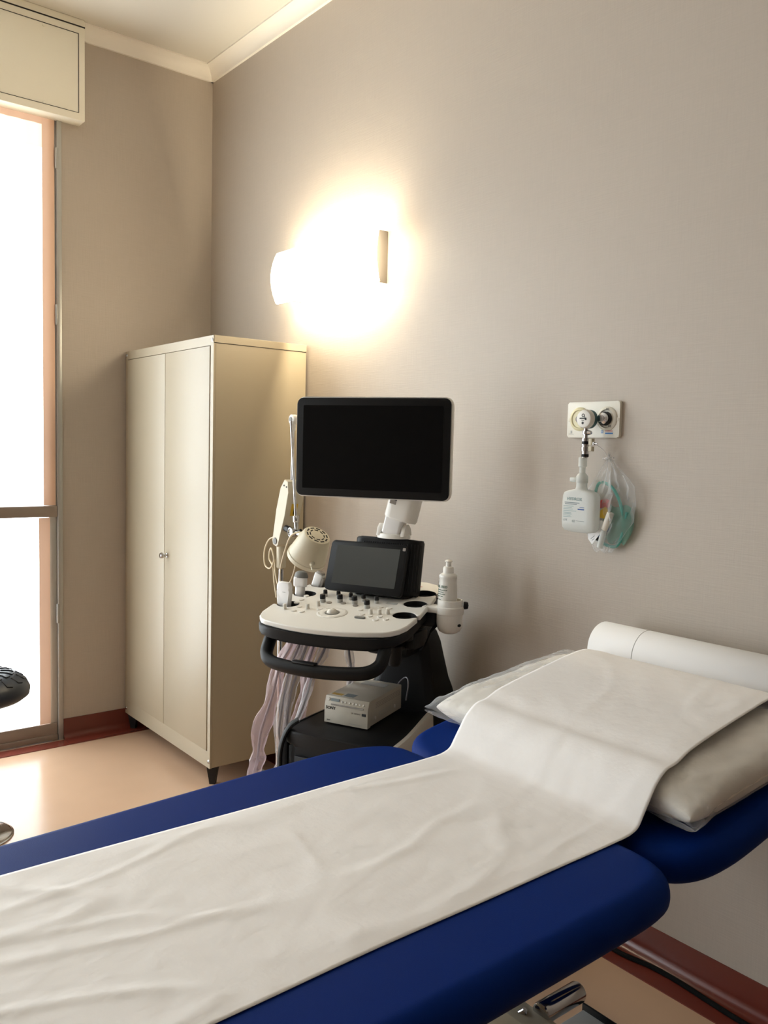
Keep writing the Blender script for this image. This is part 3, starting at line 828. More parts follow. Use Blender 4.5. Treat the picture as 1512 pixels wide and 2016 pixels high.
# control panel with notched holders on both sides
def panel_outline():
    hw = .240
    front = []
    for i in range(15):
        a = -1 + 2 * i / 14
        front.append((UC + a * .164, -.044 + .026 * abs(a) ** 2.2))
    cr = [(.188, -.011), (.208, .002), (.224, .024), (.236, .062)]
    pts = front + [(UC + x, y) for x, y in cr]
    cups = [(.194, .150, .035, .031), (.190, .262, .037, .033), (.181, .374, .039, .034)]
    for (cu, cv, rx, ry) in cups:
        ue = hw - max(0, cv - .2) * .08
        pts.append((UC + ue, cv - .013)); pts.append((UC + ue - .006, cv - .009))
        for i in range(15):
            a = R(-26 - (360 - 52) * i / 14)
            pts.append((UC + cu + rx * math.cos(a), cv + ry * math.sin(a)))
        pts.append((UC + ue - .006, cv + .009)); pts.append((UC + ue, cv + .013))
    pts += [(UC + .212, .440), (UC + .194, .475), (UC + .15, .495), (UC, .505)]
    right = pts
    back = [(2 * UC - x, y) for x, y in right if x - UC > .1 or y > .4][::-1]
    left = []
    seq = [(2 * UC - x, y) for x, y in right[15:]][::-1]
    return right + seq[1:]
po = panel_outline()
cp = MB().prism(po, -.016, .0, PN).build('control_panel', 'white', t, angle=40)
bv = cp.modifiers.new('edge', 'BEVEL'); bv.width = .0035; bv.segments = 3; bv.limit_method = 'ANGLE'; bv.angle_limit = R(50)
cups_uv = [(.194, .150, .035, .031), (.190, .262, .037, .033), (.181, .374, .039, .034)]
for sgn in (1, -1):
    for (cu, cv, rx, ry) in cups_uv:
        b = MB()
        prof = [(.995, -.0012), (.975, -.004), (.95, -.012), (.80, -.05), (.72, -.075), (.0, -.078)]
        mt = PN @ Matrix.Translation((UC + sgn * cu, cv, 0))
        tb = MB(); tb.lathe([(r_, z) for r_, z in prof], (0, 0, 0), (0, 0, 1), 32, caps=False, sq=(rx, ry))
        me = bpy.data.meshes.new('x'); tb.bm.to_mesh(me); tb.bm.free(); me.transform(mt); b.bm.from_mesh(me); bpy.data.meshes.remove(me)
        b.build('probe_holder', 'blackplastic', t)
# black underside shell
def shell(s_, dv): return [(UC + a * s_, b_ + dv) for a, b_ in [(-.150, -.046), (-.05, -.058), (.05, -.058), (.150, -.046), (.202, -.022), (.230, .025), (.232, .14), (.222, .30), (.205, .44), (.14, .497), (0, .50), (-.14, .497), (-.205, .44), (-.222, .30), (-.232, .14), (-.230, .025), (-.202, -.022)]]
sh = smooth_poly(shell(1.0, 0.012), 3)
b = MB(); b.prism(sh, -.046, -.0165, PN, .006, 2)
b.prism(smooth_poly([(UC + (x - UC) * .90, y * .86 + .02) for x, y in shell(1, .012)], 3), -.062, -.044, PN, .006, 2)
b.build('panel_shell', 'charcoal', t, angle=45)
# handle loop
hp = [(-.180, .030, .836), (-.181, .004, .806), (-.178, -.020, .774), (-.152, -.042, .758), (-.09, -.058, .752), (0, -.066, .750), (.09, -.058, .752), (.152, -.042, .758), (.180, -.018, .776), (.184, .006, .808), (.182, .034, .838)]
b = MB().tube([PZ @ Vector((x + UC + .004, y, z - .001)) for x, y, z in hp], .0205, 14, smooth=5, sq=(1.05, .9)); b.build('handle', 'charcoal', t, angle=60)
MB().box((-.02 + UC, -.068, .771), (.075, .022, .006), .002).build('handle_catch', 'blackplastic', t)
# controls on the panel
CA, SA = math.cos(R(5.2)), math.sin(R(5.2))
def onp(u, v, w=0): return PN @ Vector((u * CA + v * SA, -u * SA + v * CA, w))
PL = lambda u, v: Matrix.Translation((u * CA + v * SA, -u * SA + v * CA, 0))
PNZ = (PN.to_3x3() @ Vector((0, 0, 1)))
def knob(u, v, r_, h, m_, base=None, label=None):
    b = MB()
    b.lathe([(r_ * .92, .0), (r_, h * .12), (r_ * .94, h * .86), (r_ * .82, h), (0, h)], onp(u, v, (base or 0)), PNZ, 20)
    o = b.build('knob', m_, US)
    if base:
        MB().lathe([(r_ * 1.0, -.001), (r_ * .96, base + .001)], onp(u, v, 0), PNZ, 20).build('knob_base', 'lightgrey', o)
    if label: o['label'] = label
    return o
for (u, v) in ((-.112, .188), (-.060, .206), (-.010, .210), (.046, .186)): knob(u, v, .0092, .014, 'blackplastic', .011, 'large black rotary knob')
for (u, v) in ((-.134, .242), (-.086, .243), (-.040, .241), (.004, .243), (.052, .240)): knob(u, v, .0070, .013, 'blackplastic', .009, 'small black rotary knob')
for (u, v) in ((-.186, .084), (-.121, .112), (-.105, .149), (.083, .140), (.109, .147), (.131, .158)): knob(u, v, .0060, .016, 'offwhite')
for (u, v) in ((-.192, .219), (-.187, .181), (-.184, .149), (-.156, .118), (-.150, .078), (-.122, .078), (-.083, .120), (.036, .160), (.062, .124), (.090, .118), (.120, .126), (.122, .094), (.148, .110), (.082, .206), (.112, .206)):
    MB().lathe([(.0088, -.001), (.0088, .0022), (.0075, .0032), (.0055, .0028), (0, .0026)], onp(u, v), PNZ, 20).build('button', 'white', US)
for (u, v) in ((-.088, .186), (-.044, .198), (.002, .192)):
    lab(MB().lathe([(.0088, -.001), (.0086, .0022), (.007, .003), (0, .003)], onp(u, v), PNZ, 20).build('button', 'midgrey', US), 'grey brown round button')
b = MB(); b.prism(rrect(.034, .013, .0062), 0, .0042, PN @ PL(.070, .094), .001); lab(b.build('button', 'grey', US), 'dark grey oblong button')
b = MB(); b.prism(rrect(.036, .016, .002), 0, .0008, PN @ PL(.098, .252)); b.build('badge', 'lightgrey', US)
ring = MB()
ring.lathe([(.047, -.001), (.047, .0012), (.045, .0022), (.030, .0026), (.0235, .0016), (.0235, -.001)], onp(-.030, .104), PNZ, 48, caps=False)
tr = ring.build('trackball_ring', 'white', US)
MB().lathe([(.0225, .0005), (.0225, .0030), (.0165, .0032), (.0165, .0005)], onp(-.030, .104), PNZ, 40, caps=False).build('trackball_collar', 'grey', tr)
b = MB(); tb = bmesh.new(); bmesh.ops.create_uvsphere(tb, u_segments=32, v_segments=20, radius=.0185); b._merge(tb, Matrix.Translation(onp(-.030, .104, -.004))); b.build('trackball', 'offwhite', tr)
for a0 in (20, 95, 200, 285):
    b = MB()
    for k in range(8):
        a = R(a0 + k * 6)
        b.box((math.cos(a) * .041, math.sin(a) * .041, .0022), (.004, .0065, .0016), .0005, 1, rot=Euler((0, 0, a)), mtx=PN @ PL(-.030, .104))
    b.build('ring_key', 'offwhite', tr)

b = MB(); b.use('midgrey').box((0, 0, .0003), (.018, .0035, .0006), mtx=PN @ Matrix.Translation((.130, .438, 0))); b.use('redprint').box((.017, 0, .0003), (.014, .0035, .0006), mtx=PN @ Matrix.Translation((.130, .438, 0))); b.build('badge_print', None, US)
# touch panel
tilt = math.atan2(.050, .152)
TM = Matrix.Translation((-.013, .254, .928)) @ Matrix.Rotation(PI / 2 - tilt, 4, 'X')   # x right, y up the panel, -... z towards the viewer
b = MB(); b.prism(rrect(.272, .164, .012, 6, 0, .080), -.020, 0, TM, .002); tp = b.build('touch_panel', 'bezel', US)
b = MB(); b.prism(rrect(.226, .126, .002, 3, 0, .084), 0, .0007, TM); b.build('touch_screen', 'touchglass', tp)
MB().prism(rrect(.010, .010, .002, 3, .126, .148), 0, .001, TM).build('power_key', 'midgrey', tp)
b = MB(); b.box((-.01, .315, .935), (.10, .05, .05), .01); b.build('touch_mount', 'charcoal', US)
# ribbed tower behind
TW = Matrix.Translation((.030, .340, .916)) @ Matrix.Rotation(R(-10), 4, 'X')
b = MB(); b.prism(rrect(.228, .092, .036, 8), .0, .178, TW, .008, 3)
b.prism(rrect(.20, .080, .03, 8), -.06, .0, TW)
tw = b.build('tower', 'charcoal', US, angle=50)
b = MB()
for i in range(19):
    x = -.072 + .144 * i / 18
    b.box((x, -.0455, .088), (.0034, .004, .15), .0008, 1, mtx=TW)
for i in range(9):
    a = R(-80 + i * 18)
    b.box((.078 + .0355 * math.cos(a), -.010 + .0355 * math.sin(a), .088), (.004, .0034, .15), .0008, 1, mtx=TW @ Matrix.Translation((0, 0, 0)))
for i in range(30):
    x = -.085 + .150 * i / 29
    b.box((x, -.030, .1775), (.0026, .022, .003), .0006, 1, mtx=TW)
b.build('rib', 'blackplastic', tw)
# white articulated arm
AB = Vector((.056, .340, 1.099))
b = MB()
b.lathe([(.056, 0), (.056, .006), (.053, .014), (.046, .016)], AB, (0, 0, 1), 40, sq=(1, .72))
for s_ in (-1, 1):
    b.prism([(-.030, .008), (.030, .008), (.024, .030), (.010, .044), (-.010, .046), (-.022, .034)], 0, .016, basis(AB + Vector((s_ * .042 - .008, 0, 0)), (0, 1, 0), (0, 0, 1), (1, 0, 0)), .004, 2)
bs = b.build('arm_base', 'white', US, angle=45)
axd = Vector((.24, .03, 1)).normalized(); xr = Vector((1, 0, -.24)).normalized(); yr = axd.cross(xr)
AMx = basis(AB + Vector((-.002, -.008, .012)), xr, yr, axd)
b = MB().prism(rrect(.062, .048, .008), 0, .072, AMx, .004, 2); b.build('arm_link', 'coolwhite', US)
b = MB().prism(rrect(.104, .074, .030, 8), .052, .235, AMx @ Matrix.Translation((.012, .006, 0)), .006, 3)
am = b.build('monitor_arm', 'white', US, angle=50)
MB().box((-.012, -.0312, .108), (.022, .002, .020), .0008, 1, mtx=AMx).build('arm_notch', 'midgrey', am)
MB().box((-.008, -.0316, .114), (.016, .002, .006), .0006, 1, mtx=AMx).build('notch_shade', 'blackplastic', am)  # black strip standing in for the shade in the arm notch
# monitor
MM = Matrix.Translation((.015, .248, 1.3835)) @ Matrix.Rotation(R(8.5), 4, 'Z') @ Matrix.Rotation(PI / 2, 4, 'X')   # x right, y up, z towards viewer
b = MB(); b.prism(rrect(.508, .316, .022, 8), -.026, -.003, MM, .006, 3); b.prism(rrect(.36, .22, .03, 8), -.062, -.020, MM, .012, 3)
b.prism(rrect(.11, .10, .02), -.11, -.055, MM @ Matrix.Translation((.06, -.03, 0)), .004)
mo = b.build('monitor', 'white', US, angle=50)
b = MB(); b.prism(rrect(.501, .309, .019, 8), -.004, .003, MM, .002, 2); b.build('bezel', 'bezel', mo)
b = MB(); b.prism(rrect(.458, .262, .003, 3), .003, .0036, MM); b.build('screen', 'screen', mo)
# gel warmer on the right
GW = Vector((.272, .300, 0))
b = MB()
b.lathe([(.0, .822), (.018, .823), (.032, .830), (.0385, .842), (.0400, .856), (.0400, .884), (.0385, .8845)], (GW.x, GW.y, 0), (0, 0, 1), 40)
b.lathe([(.0425, .884), (.0432, .887), (.0425, .905), (.0385, .908), (.0385, .925), (.0375, .927), (.034, .927), (.034, .895), (.0, .893)], (GW.x, GW.y, 0), (0, 0, 1), 40)
b.box((GW.x - .045, GW.y - .004, .8945), (.075, .058, .019), .006, 2)
gw = b.build('gel_warmer', 'white', US, angle=40)
MB().lathe([(.012, 0), (.012, .008), (.010, .014), (0, .016)], (GW.x + .037, GW.y + .018, .910), (1, .35, 0), 20).build('knob', 'blackplastic', gw)
MB().lathe([(.0065, 0), (.0062, .003), (0, .0035)], (GW.x + .0365, GW.y - .014, .853), (1, -.4, 0), 16, sq=(1, .7)).build('switch', 'blackplastic', gw)
b = MB(); b.cone((GW.x - .036, GW.y - .018, .848), (GW.x - .050, GW.y - .030, .826), .006, .004, 12)
b.tube([(GW.x - .049, GW.y - .029, .828), (GW.x - .060, GW.y - .028, .800), (GW.x - .078, GW.y - .012, .772), (GW.x - .100, GW.y + .01, .755)], .0026, 8, smooth=5)
b.build('power_cord', 'blackcable', gw)
b = MB(); b.box((GW.x - .072, GW.y + .0, .862), (.07, .05, .045), .008, 2).box((.165, .27, .80), (.06, .10, .055), .01, 2)
b.build('bracket', 'blackplastic', US)
MB().lathe([(.011, 0), (.013, .004), (.013, .016), (.009, .022)], (.192, .425, .955), (.6, -.6, .4), 18).build('cable_hook', 'blackplastic', US)
# neck between panel and base: hinge block, hanging cup and column
b = MB(); b.box((.035, .300, .80), (.20, .18, .075), .015, 2).box((.045, .40, .765), (.16, .16, .10), .02, 2).box((.13, .20, .795), (.06, .08, .05), .008, 2); b.build('lift_block', 'blackplastic', US)
b = MB().lathe([(.0, -.0), (.016, .002), (.020, .012), (.023, .06), (.024, .062)], (.155, .16, .735), (0, 0, 1), 24); b.build('hanging_cup', 'blackplastic', US)
def col_ring(z, u0, u1, v0, v1, r_): return [(x, y, z) for x, y in rrect(u1 - u0, v1 - v0, r_, 6, (u0 + u1) / 2, (v0 + v1) / 2)]
b = MB(); rings = []
for (z, u0, u1, v0, v1, r_) in ((.30, -.09, .205, .36, .565, .03), (.545, -.085, .205, .36, .565, .03), (.585, -.055, .195, .375, .56, .03), (.62, -.03, .182, .385, .555, .03), (.68, -.012, .168, .39, .55, .03), (.74, .0, .155, .395, .545, .032), (.775, .008, .142, .40, .54, .034), (.795, .022, .125, .41, .53, .036), (.802, .04, .105, .43, .51, .03)):
    rings.append([b.bm.verts.new(p) for p in col_ring(z, u0, u1, v0, v1, r_)])
for p, q in zip(rings, rings[1:]):
    n = len(p)
    for i in range(n): b.bm.faces.new((p[i], p[(i + 1) % n], q[(i + 1) % n], q[i]))
b.bm.faces.new(rings[-1]); b.bm.faces.new(rings[0][::-1])
b.build('column', 'charcoal', US, angle=60)
# base body with deck
deck = [(-.105, -.010), (.0, -.026), (.13, -.026), (.215, -.014), (.232, .02), (.222, .12), (.195, .30), (.172, .46), (.15, .545), (.06, .56), (-.04, .545), (-.075, .46), (-.10, .30), (-.115, .12), (-.118, .02)]
dk = smooth_poly(deck, 3)
b = MB(); b.prism(dk, .50, .545, None, .010, 3)
b.build('deck', 'charcoal', US, angle=45)
b = MB(); b.prism([(x * .97 + .001, y * .97 + .006) for x, y in dk], .13, .502, None, .01, 2); b.build('body', 'charcoal', US, angle=45)
for sgn in (1, -1):
    pts = [(.236, .0), (.228, .12), (.200, .30), (.176, .46)] if sgn > 0 else [(-.122, .0), (-.119, .12), (-.105, .30), (-.080, .46)]
    b = MB(); rA = []
    prof = [(0, .548), (.010, .545), (.014, .53), (.020, .40), (.022, .25), (.016, .17), (0, .16)]
    pts3 = catmull([Vector((x, y, 0)) for x, y in pts], 5)
    for i, p in enumerate(pts3):
        a = pts3[max(0, i - 1)]; c = pts3[min(len(pts3) - 1, i + 1)]; d = (c - a).normalized(); nn = Vector((d.y, -d.x, 0)) * sgn
        rA.append([b.bm.verts.new((p.x + nn.x * (o_ - .006), p.y + nn.y * (o_ - .006), z)) for o_, z in prof])
    for p, q in zip(rA, rA[1:]):
        for i in range(len(prof)):
            j = (i + 1) % len(prof); b.bm.faces.new((p[i], p[j], q[j], q[i]))
    b.bm.faces.new(rA[0]); b.bm.faces.new(rA[-1][::-1])
    o = b.build('side_panel', 'offwhite' if sgn > 0 else 'charcoal', US, angle=50)
    if sgn > 0: o['label'] = 'cream side panel of the base'
b = MB(); b.tube([(-.086, .012, .572), (-.105, -.002, .555), (-.120, -.014, .52), (-.128, -.02, .47), (-.128, -.02, .40)], .011, 10, smooth=5, sq=(.7, 1.3)); b.build('corner_guard', 'charcoal', US)
b = MB(); b.box((.055, -.0215, .435), (.26, .012, .085), .004).build('drawer', 'blackplastic', US)
b = MB(); b.box((.05, .25, .145), (.30, .62, .05), .012); b.build('chassis', 'charcoal', US)
for (u, v) in ((-.10, -.02), (.20, -.02), (-.07, .50), (.17, .50)):
    c = MB(); c.cone((u - .014, v, .05), (u + .014, v, .05), .05, seg=28, bev=.008)
    co = c.build('caster', 'blackplastic', US)
    MB().box((u, v, .098), (.034, .05, .05), .006).build('caster_fork', 'charcoal', co)

# ------------------------------------------------------------------ probes with sleeved cables
CM = Matrix.Translation(OC) @ Matrix.Rotation(A, 4, 'Z')
def strand(b, pts, r_, seed, k=9):
    def rf(t_, th):
        q = noise.noise(Vector((t_ * 11, seed, 0))) * .55 + noise.noise(Vector((t_ * 24, seed, 3))) * .22
        return max(.35, (1 + q) * (1 + .34 * math.sin(2 * th + t_ * 9 + seed) + .10 * math.sin(3 * th - t_ * 21) + .12 * noise.noise(Vector((math.cos(th) * 2, math.sin(th) * 2, t_ * 50 + seed)))) * (1 if .02 < t_ < .98 else .6))
    b.tube(pts, r_, 16, smooth=k, rfun=rf, sq=(1.0, .75)); return b
def probe(name, label, loc, rz, build, strands, matname):
    w = CM @ Vector(loc)
    p = thing(name, label, 'ultrasound probe', w, A + rz, 'probes parked in the left holders')
    L = lambda u, v, z: Matrix.Rotation(-rz, 4, 'Z') @ (Vector((u, v, z)) - Vector(loc))
    build(p)
    for i, (pts, r_) in enumerate(strands):
        c = MB().tube([L(*q) for q in pts], .0042, 8, smooth=8); c.build('cable', 'cablegrey', p)
        s_ = MB(); strand(s_, [L(*q) for q in pts], r_ * 1.2, 3.7 * i + loc[1] * 20)
        s_.build('plastic_sleeve', matname[i], p, angle=24, fix=False)
    return p
def pb1(p):
    b = MB(); out = [(-.021, -.045), (.021, -.045), (.022, .020), (.027, .026), (.027, .034), (.022, .048), (-.019, .048), (-.026, .036), (-.026, .024), (-.021, .018)]
    b.prism(out, -.009, .009, basis((0, 0, .045), (1, 0, 0), (0, 0, 1), (0, -1, 0)), .004, 3); b.build('probe_body', 'coolwhite', p, angle=50)
    b = MB(); b.cone((0, 0, .005), (0, 0, -.05), .007, .005, 14); b.build('strain_relief', 'grey', p)
    b = MB(); b.box((.006, -.0092, .062), (.012, .0006, .0022)); b.build('mark', 'lightgrey', p)
def pb2(p):
    b = MB(); b.prism(rrect(.030, .026, .009), -.02, .045, None, .004, 2, ); b.prism(rrect(.044, .026, .009), .040, .072, None, .006, 3); b.build('probe_body', 'coolwhite', p, angle=50)
    b = MB(); b.lathe([(.024, 0), (.024, .006), (.020, .016), (.012, .021), (0, .023)], (.003, 0, .070), (0, 0, 1), 28, sq=(1, .6)); b.build('probe_lens', 'grey', p)
    b = MB(); b.cone((0, 0, -.015), (0, 0, -.06), .007, .005, 14); b.build('strain_relief', 'grey', p)
def pb3(p):
    m_ = Matrix.Rotation(R(18), 4, 'Y')
    b = MB(); b.prism(rrect(.034, .024, .006), -.03, .055, m_, .004, 2); b.build('probe_body', 'coolwhite', p, angle=50)
    b = MB(); b.prism(rrect(.030, .022, .009), .050, .062, m_ @ Matrix.Translation((0.001, 0, 0)), .004, 2); b.box((.020, 0, .028), (.012, .020, .040), .005, 2, mtx=m_); b.build('probe_lens', 'midgrey', p)
    b = MB(); b.cone((-.01, 0, -.025), (-.02, 0, -.06), .007, .005, 14); b.build('strain_relief', 'grey', p)
v_ = .15
probe('ultrasound_probe', 'flat white ultrasound probe standing in the frontmost left holder', (-.218, .128, .866), R(-8), pb1,
      [([(-.218, .128, .83), (-.203, .16, .775), (-.248, .155, .683), (-.272, .15, .58), (-.314, .15, .456), (-.326, .15, .368), (-.340, .15, .300), (-.335, .16, .20), (-.300, .19, .12), (-.25, .24, .10)], .017)], ['pinksleeve'])
probe('ultrasound_probe', 'white curved probe with grey domed head in the middle left holder', (-.230, .240, .888), R(5), pb2,
      [([(-.230, .240, .84), (-.190, .19, .776), (-.211, .165, .688), (-.234, .16, .586), (-.251, .16, .467), (-.236, .16, .386), (-.248, .16, .325), (-.245, .17, .22), (-.22, .20, .13), (-.18, .25, .10)], .019),
       ([(-.230, .244, .84), (-.172, .20, .774), (-.190, .175, .68), (-.215, .165, .58), (-.225, .165, .47), (-.212, .165, .38), (-.225, .17, .30), (-.21, .18, .2), (-.19, .21, .13)], .014)], ['sleeve', 'sleeve'])
probe('ultrasound_probe', 'tilted white probe with grey side in the rearmost left holder', (-.238, .352, .905), R(0), pb3,
      [([(-.24, .35, .85), (-.155, .22, .774), (-.143, .15, .698), (-.150, .14, .599), (-.166, .13, .498), (-.192, .14, .411), (-.220, .15, .355), (-.215, .17, .24), (-.19, .20, .14), (-.17, .22, .11)], .015),
       ([(-.24, .355, .85), (-.115, .22, .771), (-.118, .15, .685), (-.124, .10, .587), (-.142, .06, .503), (-.152, .06, .419), (-.160, .08, .32), (-.165, .12, .2), (-.165, .18, .12)], .014),
       ([(-.24, .36, .85), (-.07, .25, .785), (-.030, .22, .72), (-.045, .26, .65), (-.085, .30, .58), (-.115, .33, .5), (-.145, .33, .35), (-.16, .32, .2)], .010)], ['pinksleeve', 'sleeve', 'sleeve'])

# ------------------------------------------------------------------ gel bottle in the warmer
t = thing('gel_bottle', 'white ultrasound gel bottle with green print standing in the gel warmer', 'bottle', CM @ Vector((GW.x - .008, GW.y - .002, .8945)), A)
b = MB(); b.lathe([(.025, 0), (.0285, .003), (.0288, .060), (.0272, .085), (.0262, .097), (.0272, .099), (.0278, .104), (.026, .109), (.020, .113), (.0165, .1145)], (0, 0, 0), (0, 0, 1), 40)
gb = b.build('bottle_body', 'white', t, angle=40)
b = MB(); b.lathe([(.0165, .112), (.0165, .128), (.0145, .133), (.0095, .1345), (.0085, .135), (.0078, .147), (.0115, .1485), (.0118, .151), (.009, .154), (.004, .1555), (0, .1558)], (0, 0, 0), (0, 0, 1), 32); b.build('cap', 'white', t)
b = MB().use('green')
def curved_text(s_, size, z, th0, bold=0):
    tb = MB(); tb.text(s_, size, Matrix.Identity(4), .00015, bold=bold)
    for v in tb.bm.verts:
        th = th0 + v.co.x / .0286; rr = .0288 + v.co.z; y = v.co.y
        v.co = Vector((rr * math.sin(th), -rr * math.cos(th), z + y))
    me = bpy.data.meshes.new('x'); tb.bm.to_mesh(me); tb.bm.free(); b.bm.from_mesh(me); bpy.data.meshes.remove(me)
TH0 = -1.15
curved_text('GEL  ECO', .0098, .0715, TH0, .0003)
for i, s_ in enumerate(('gel per ultrasuoni ed', 'elettromedicali', 'ultrasound gel for', 'diagnostic use')):
    curved_text(s_, .0050, .063 - i * .0064, TH0, .0001)
curved_text('260 ml', .0048, .0335, TH0 + .3)
b.build('label_print', None, gb)

# ------------------------------------------------------------------ video printer on the deck
t = thing('video_printer', 'small grey thermal printer with front slot on the cart deck', 'printer', CM @ Vector((.027, .098, .5455)), A)
PW2, PH2, PD2 = .148, .078, .235
b = MB().box((0, PD2 / 2 + .008, PH2 / 2 + .006), (PW2, PD2 - .016, PH2), .003, 2); b.build('shell', 'printer', t)
b = MB(); b.prism([(0, .004), (0, .058), (.010, .084), (.02, .084), (.02, .004)], -PW2 / 2 - .0005, PW2 / 2 + .0005, basis((0, 0, 0), (0, 1, 0), (0, 0, 1), (1, 0, 0)), .0012, 2)
fp = b.build('front_panel', 'printer', t)
fm = lambda x, z: basis((x, -.0003, z), (1, 0, 0), (0, 0, 1), (0, -1, 0))
b = MB().text('SONY', .0125, fm(-.069, .046), bold=.0003); b.build('brand_print', 'black', fp)
b = MB().use('midgrey').text('UP-X898MD', .0062, fm(.018, .0425)); b.use('black').box((.0615, -.0004, .0445), (.014, .0006, .008)); b.use('lightgrey').text('HYBRID GRAPHIC PRINTER', .0036, fm(.012, .010)); b.use('midgrey').text('digital', .005, fm(-.066, .011)); b.build('panel_print', None, fp)
sl = basis((0, .0048, .0705), (1, 0, 0), (0, .36, .93), (0, -.93, .36))
MB().box((.004, -.0102, .0010), (.112, .0045, .002), .0006, 1, mtx=sl).build('slot', 'midgrey', fp)
MB().box((-.040, .0035, .0008), (.030, .0085, .0016), .0005, 1, mtx=sl).build('display', 'bluegrey', fp)
for i, x in enumerate((-.016, -.004, .010, .022, .033, .045, .057)):
    q = MB().lathe([(.0032, 0), (.0030, .0016), (0, .0018)], sl @ Vector((x, .001, .0003)), (0, -.93, .36), 14, sq=(1, 1)); q.build('button', 'offwhite', fp)
MB().lathe([(.0048, 0), (.0046, .0015), (0, .0017)], sl @ Vector((-.063, .004, .0003)), (0, -.93, .36), 16).build('power_button', 'offwhite', fp)
b = MB().use('ochre').box((-.048, .035, PH2 + .0062), (.036, .018, .0005)); b.use('bluegrey').box((-.006, .040, PH2 + .0062), (.034, .030, .0005)); b.use('lightgrey').box((.0, .19, PH2 + .0062), (.085, .040, .0005)); b.build('sticker', None, t)
b = MB()
for r_ in range(4):
    for i in range(26):
        b.box((PW2 / 2 + .0001, .055 + i * .0066, .070 - r_ * .0048), (.0008, .0034, .0018))
b.build('vent', 'midgrey', t)
b = MB()
for y_ in (.05, .185): b.lathe([(.0, 0.0), (.006, 0), (.0055, .0018), (0, .002)], (PW2 / 2 - .0003, y_, .026), (1, 0, 0), 16)
b.build('side_screw', 'offwhite', t)
b = MB()
for r_ in range(4): b.box((PW2 / 2 + .0001, .115, .036 - r_ * .0045), (.0006, .085, .0012))
b.build('side_print', 'lightgrey', t)
for sx in (-1, 1):
    for y_ in (.03, .205): MB().lathe([(.008, 0), (.009, .003), (.009, .0075)], (sx * .058, y_, 0), (0, 0, 1), 14).build('foot', 'blackplastic', t)
b = MB(); b.tube([(.045, PD2 - .002, .06), (.055, PD2 + .03, .085), (.075, PD2 + .03, .10), (.09, PD2 + .015, .085), (.085, PD2 + .012, .03)], .0022, 8, smooth=6); b.build('power_cord', 'cablegrey', t)

# ------------------------------------------------------------------ infrared lamp on stand
LP = Vector((1.225, -.32, 0))
t = thing('infrared_lamp', 'cream heat lamp on a jointed chrome arm stand behind the ultrasound machine', 'heat lamp', LP)
def K(x, y, z): return Vector((x, y, z)) - LP
b = MB()
for k in range(5):
    a = R(165 + 72 * k)
    b.tube([(0, 0, .085), (.10 * math.cos(a), .10 * math.sin(a), .075), (.235 * math.cos(a), .235 * math.sin(a), .055)], .016, 10, smooth=4, sq=(.8, 1))
b.lathe([(.03, .06), (.032, .10), (.02, .115), (.013, .13)], (0, 0, 0), (0, 0, 1), 24)
b.build('base', 'grey', t)
for k in range(5):
    a = R(165 + 72 * k)
    c = MB(); x, y_ = .235 * math.cos(a), .235 * math.sin(a)
    c.cone((x - .009, y_, .023), (x + .009, y_, .023), .023, seg=20, bev=.004); c.cone((x, y_, .03), (x, y_, .06), .006, seg=10); c.build('caster', 'blackplastic', t)
MB().cone((0, 0, .11), (0.0, 0, .95), .0095, seg=20).build('pole', 'chrome', t)
MB().lathe([(.0125, .925), (.0175, .93), (.0185, 1.03), (.016, 1.045)], (0.0, 0, 0), (0, 0, 1), 24).build('collar', 'cream', t)
hd = Vector((.070, 0, .232)).normalized()
HMx = basis(K(1.229, -.32, 1.028), Vector((0, 1, 0)).cross(hd), (0, 1, 0), hd)
b = MB(); b.prism([(-.022, .0), (-.012, -.012), (.012, -.012), (.022, .0), (.030, .12), (.029, .205), (.012, .243), (-.012, .243), (-.029, .205), (-.030, .12)], -.034, .034, HMx @ basis((.006, 0, 0), (1, 0, 0), (0, 0, 1), (0, -1, 0)), .0025, 2)
hs = b.build('spring_housing', 'cream', t, angle=8)
b = MB()
b.lathe([(.013, 0), (.012, .003), (0, .0035)], HMx @ Vector((.005, -.034, .006)), HMx.to_3x3() @ Vector((0, -1, 0)), 20); b.build('pivot_cap', 'grey', hs)
b = MB()
for x in (-.007, .010): b.lathe([(.0032, 0), (.003, .0015), (0, .002)], HMx @ Vector((x + .006, -.034, .222)), HMx.to_3x3() @ Vector((0, -1, 0)), 12)
b.build('screw', 'blackplastic', hs)
b = MB(); b.use('yellow').box((.0362, .002, .140), (.002, .026, .046), mtx=HMx); b.use('black').box((.0374, .002, .140), (.0006, .004, .036), mtx=HMx); b.build('warning_label', None, hs)
MB().cone(K(1.292, -.32, 1.245), K(1.306, -.328, 1.465), .0058, seg=16).build('lower_rod', 'chrome', t)
b = MB(); b.lathe([(.013, 0), (.0185, .003), (.0185, .019), (.013, .022)], K(1.3075, -.318, 1.480), (0, -1, 0), 28); b.cone(K(1.306, -.329, 1.44), K(1.307, -.329, 1.466), .0095, seg=14)
jo = b.build('joint', 'white', t)
MB().lathe([(.009, 0), (.009, .002), (0, .003)], K(1.3075, -.340, 1.480), (0, -1, 0), 20).build('joint_cap', 'grey', jo)
MB().cone(K(1.318, -.345, 1.474), K(1.361, -.345, 1.120), .0048, seg=16).build('upper_rod', 'chrome', t)
b = MB(); b.cone(K(1.360, -.345, 1.135), K(1.363, -.345, 1.112), .0115, seg=16, bev=.002); b.cone(K(1.363, -.345, 1.113), K(1.366, -.345, 1.085), .008, seg=14)
b.lathe([(.012, -.012), (.0165, -.010), (.0165, .012), (.012, .013), (.010, .009), (0, .009)], K(1.352, -.352, 1.076), (0, -1, 0), 26)
b.cone(K(1.352, -.345, 1.078), K(1.420, -.350, 1.066), .009, .008, 14)
b.build('head_clamp', 'steel', t)
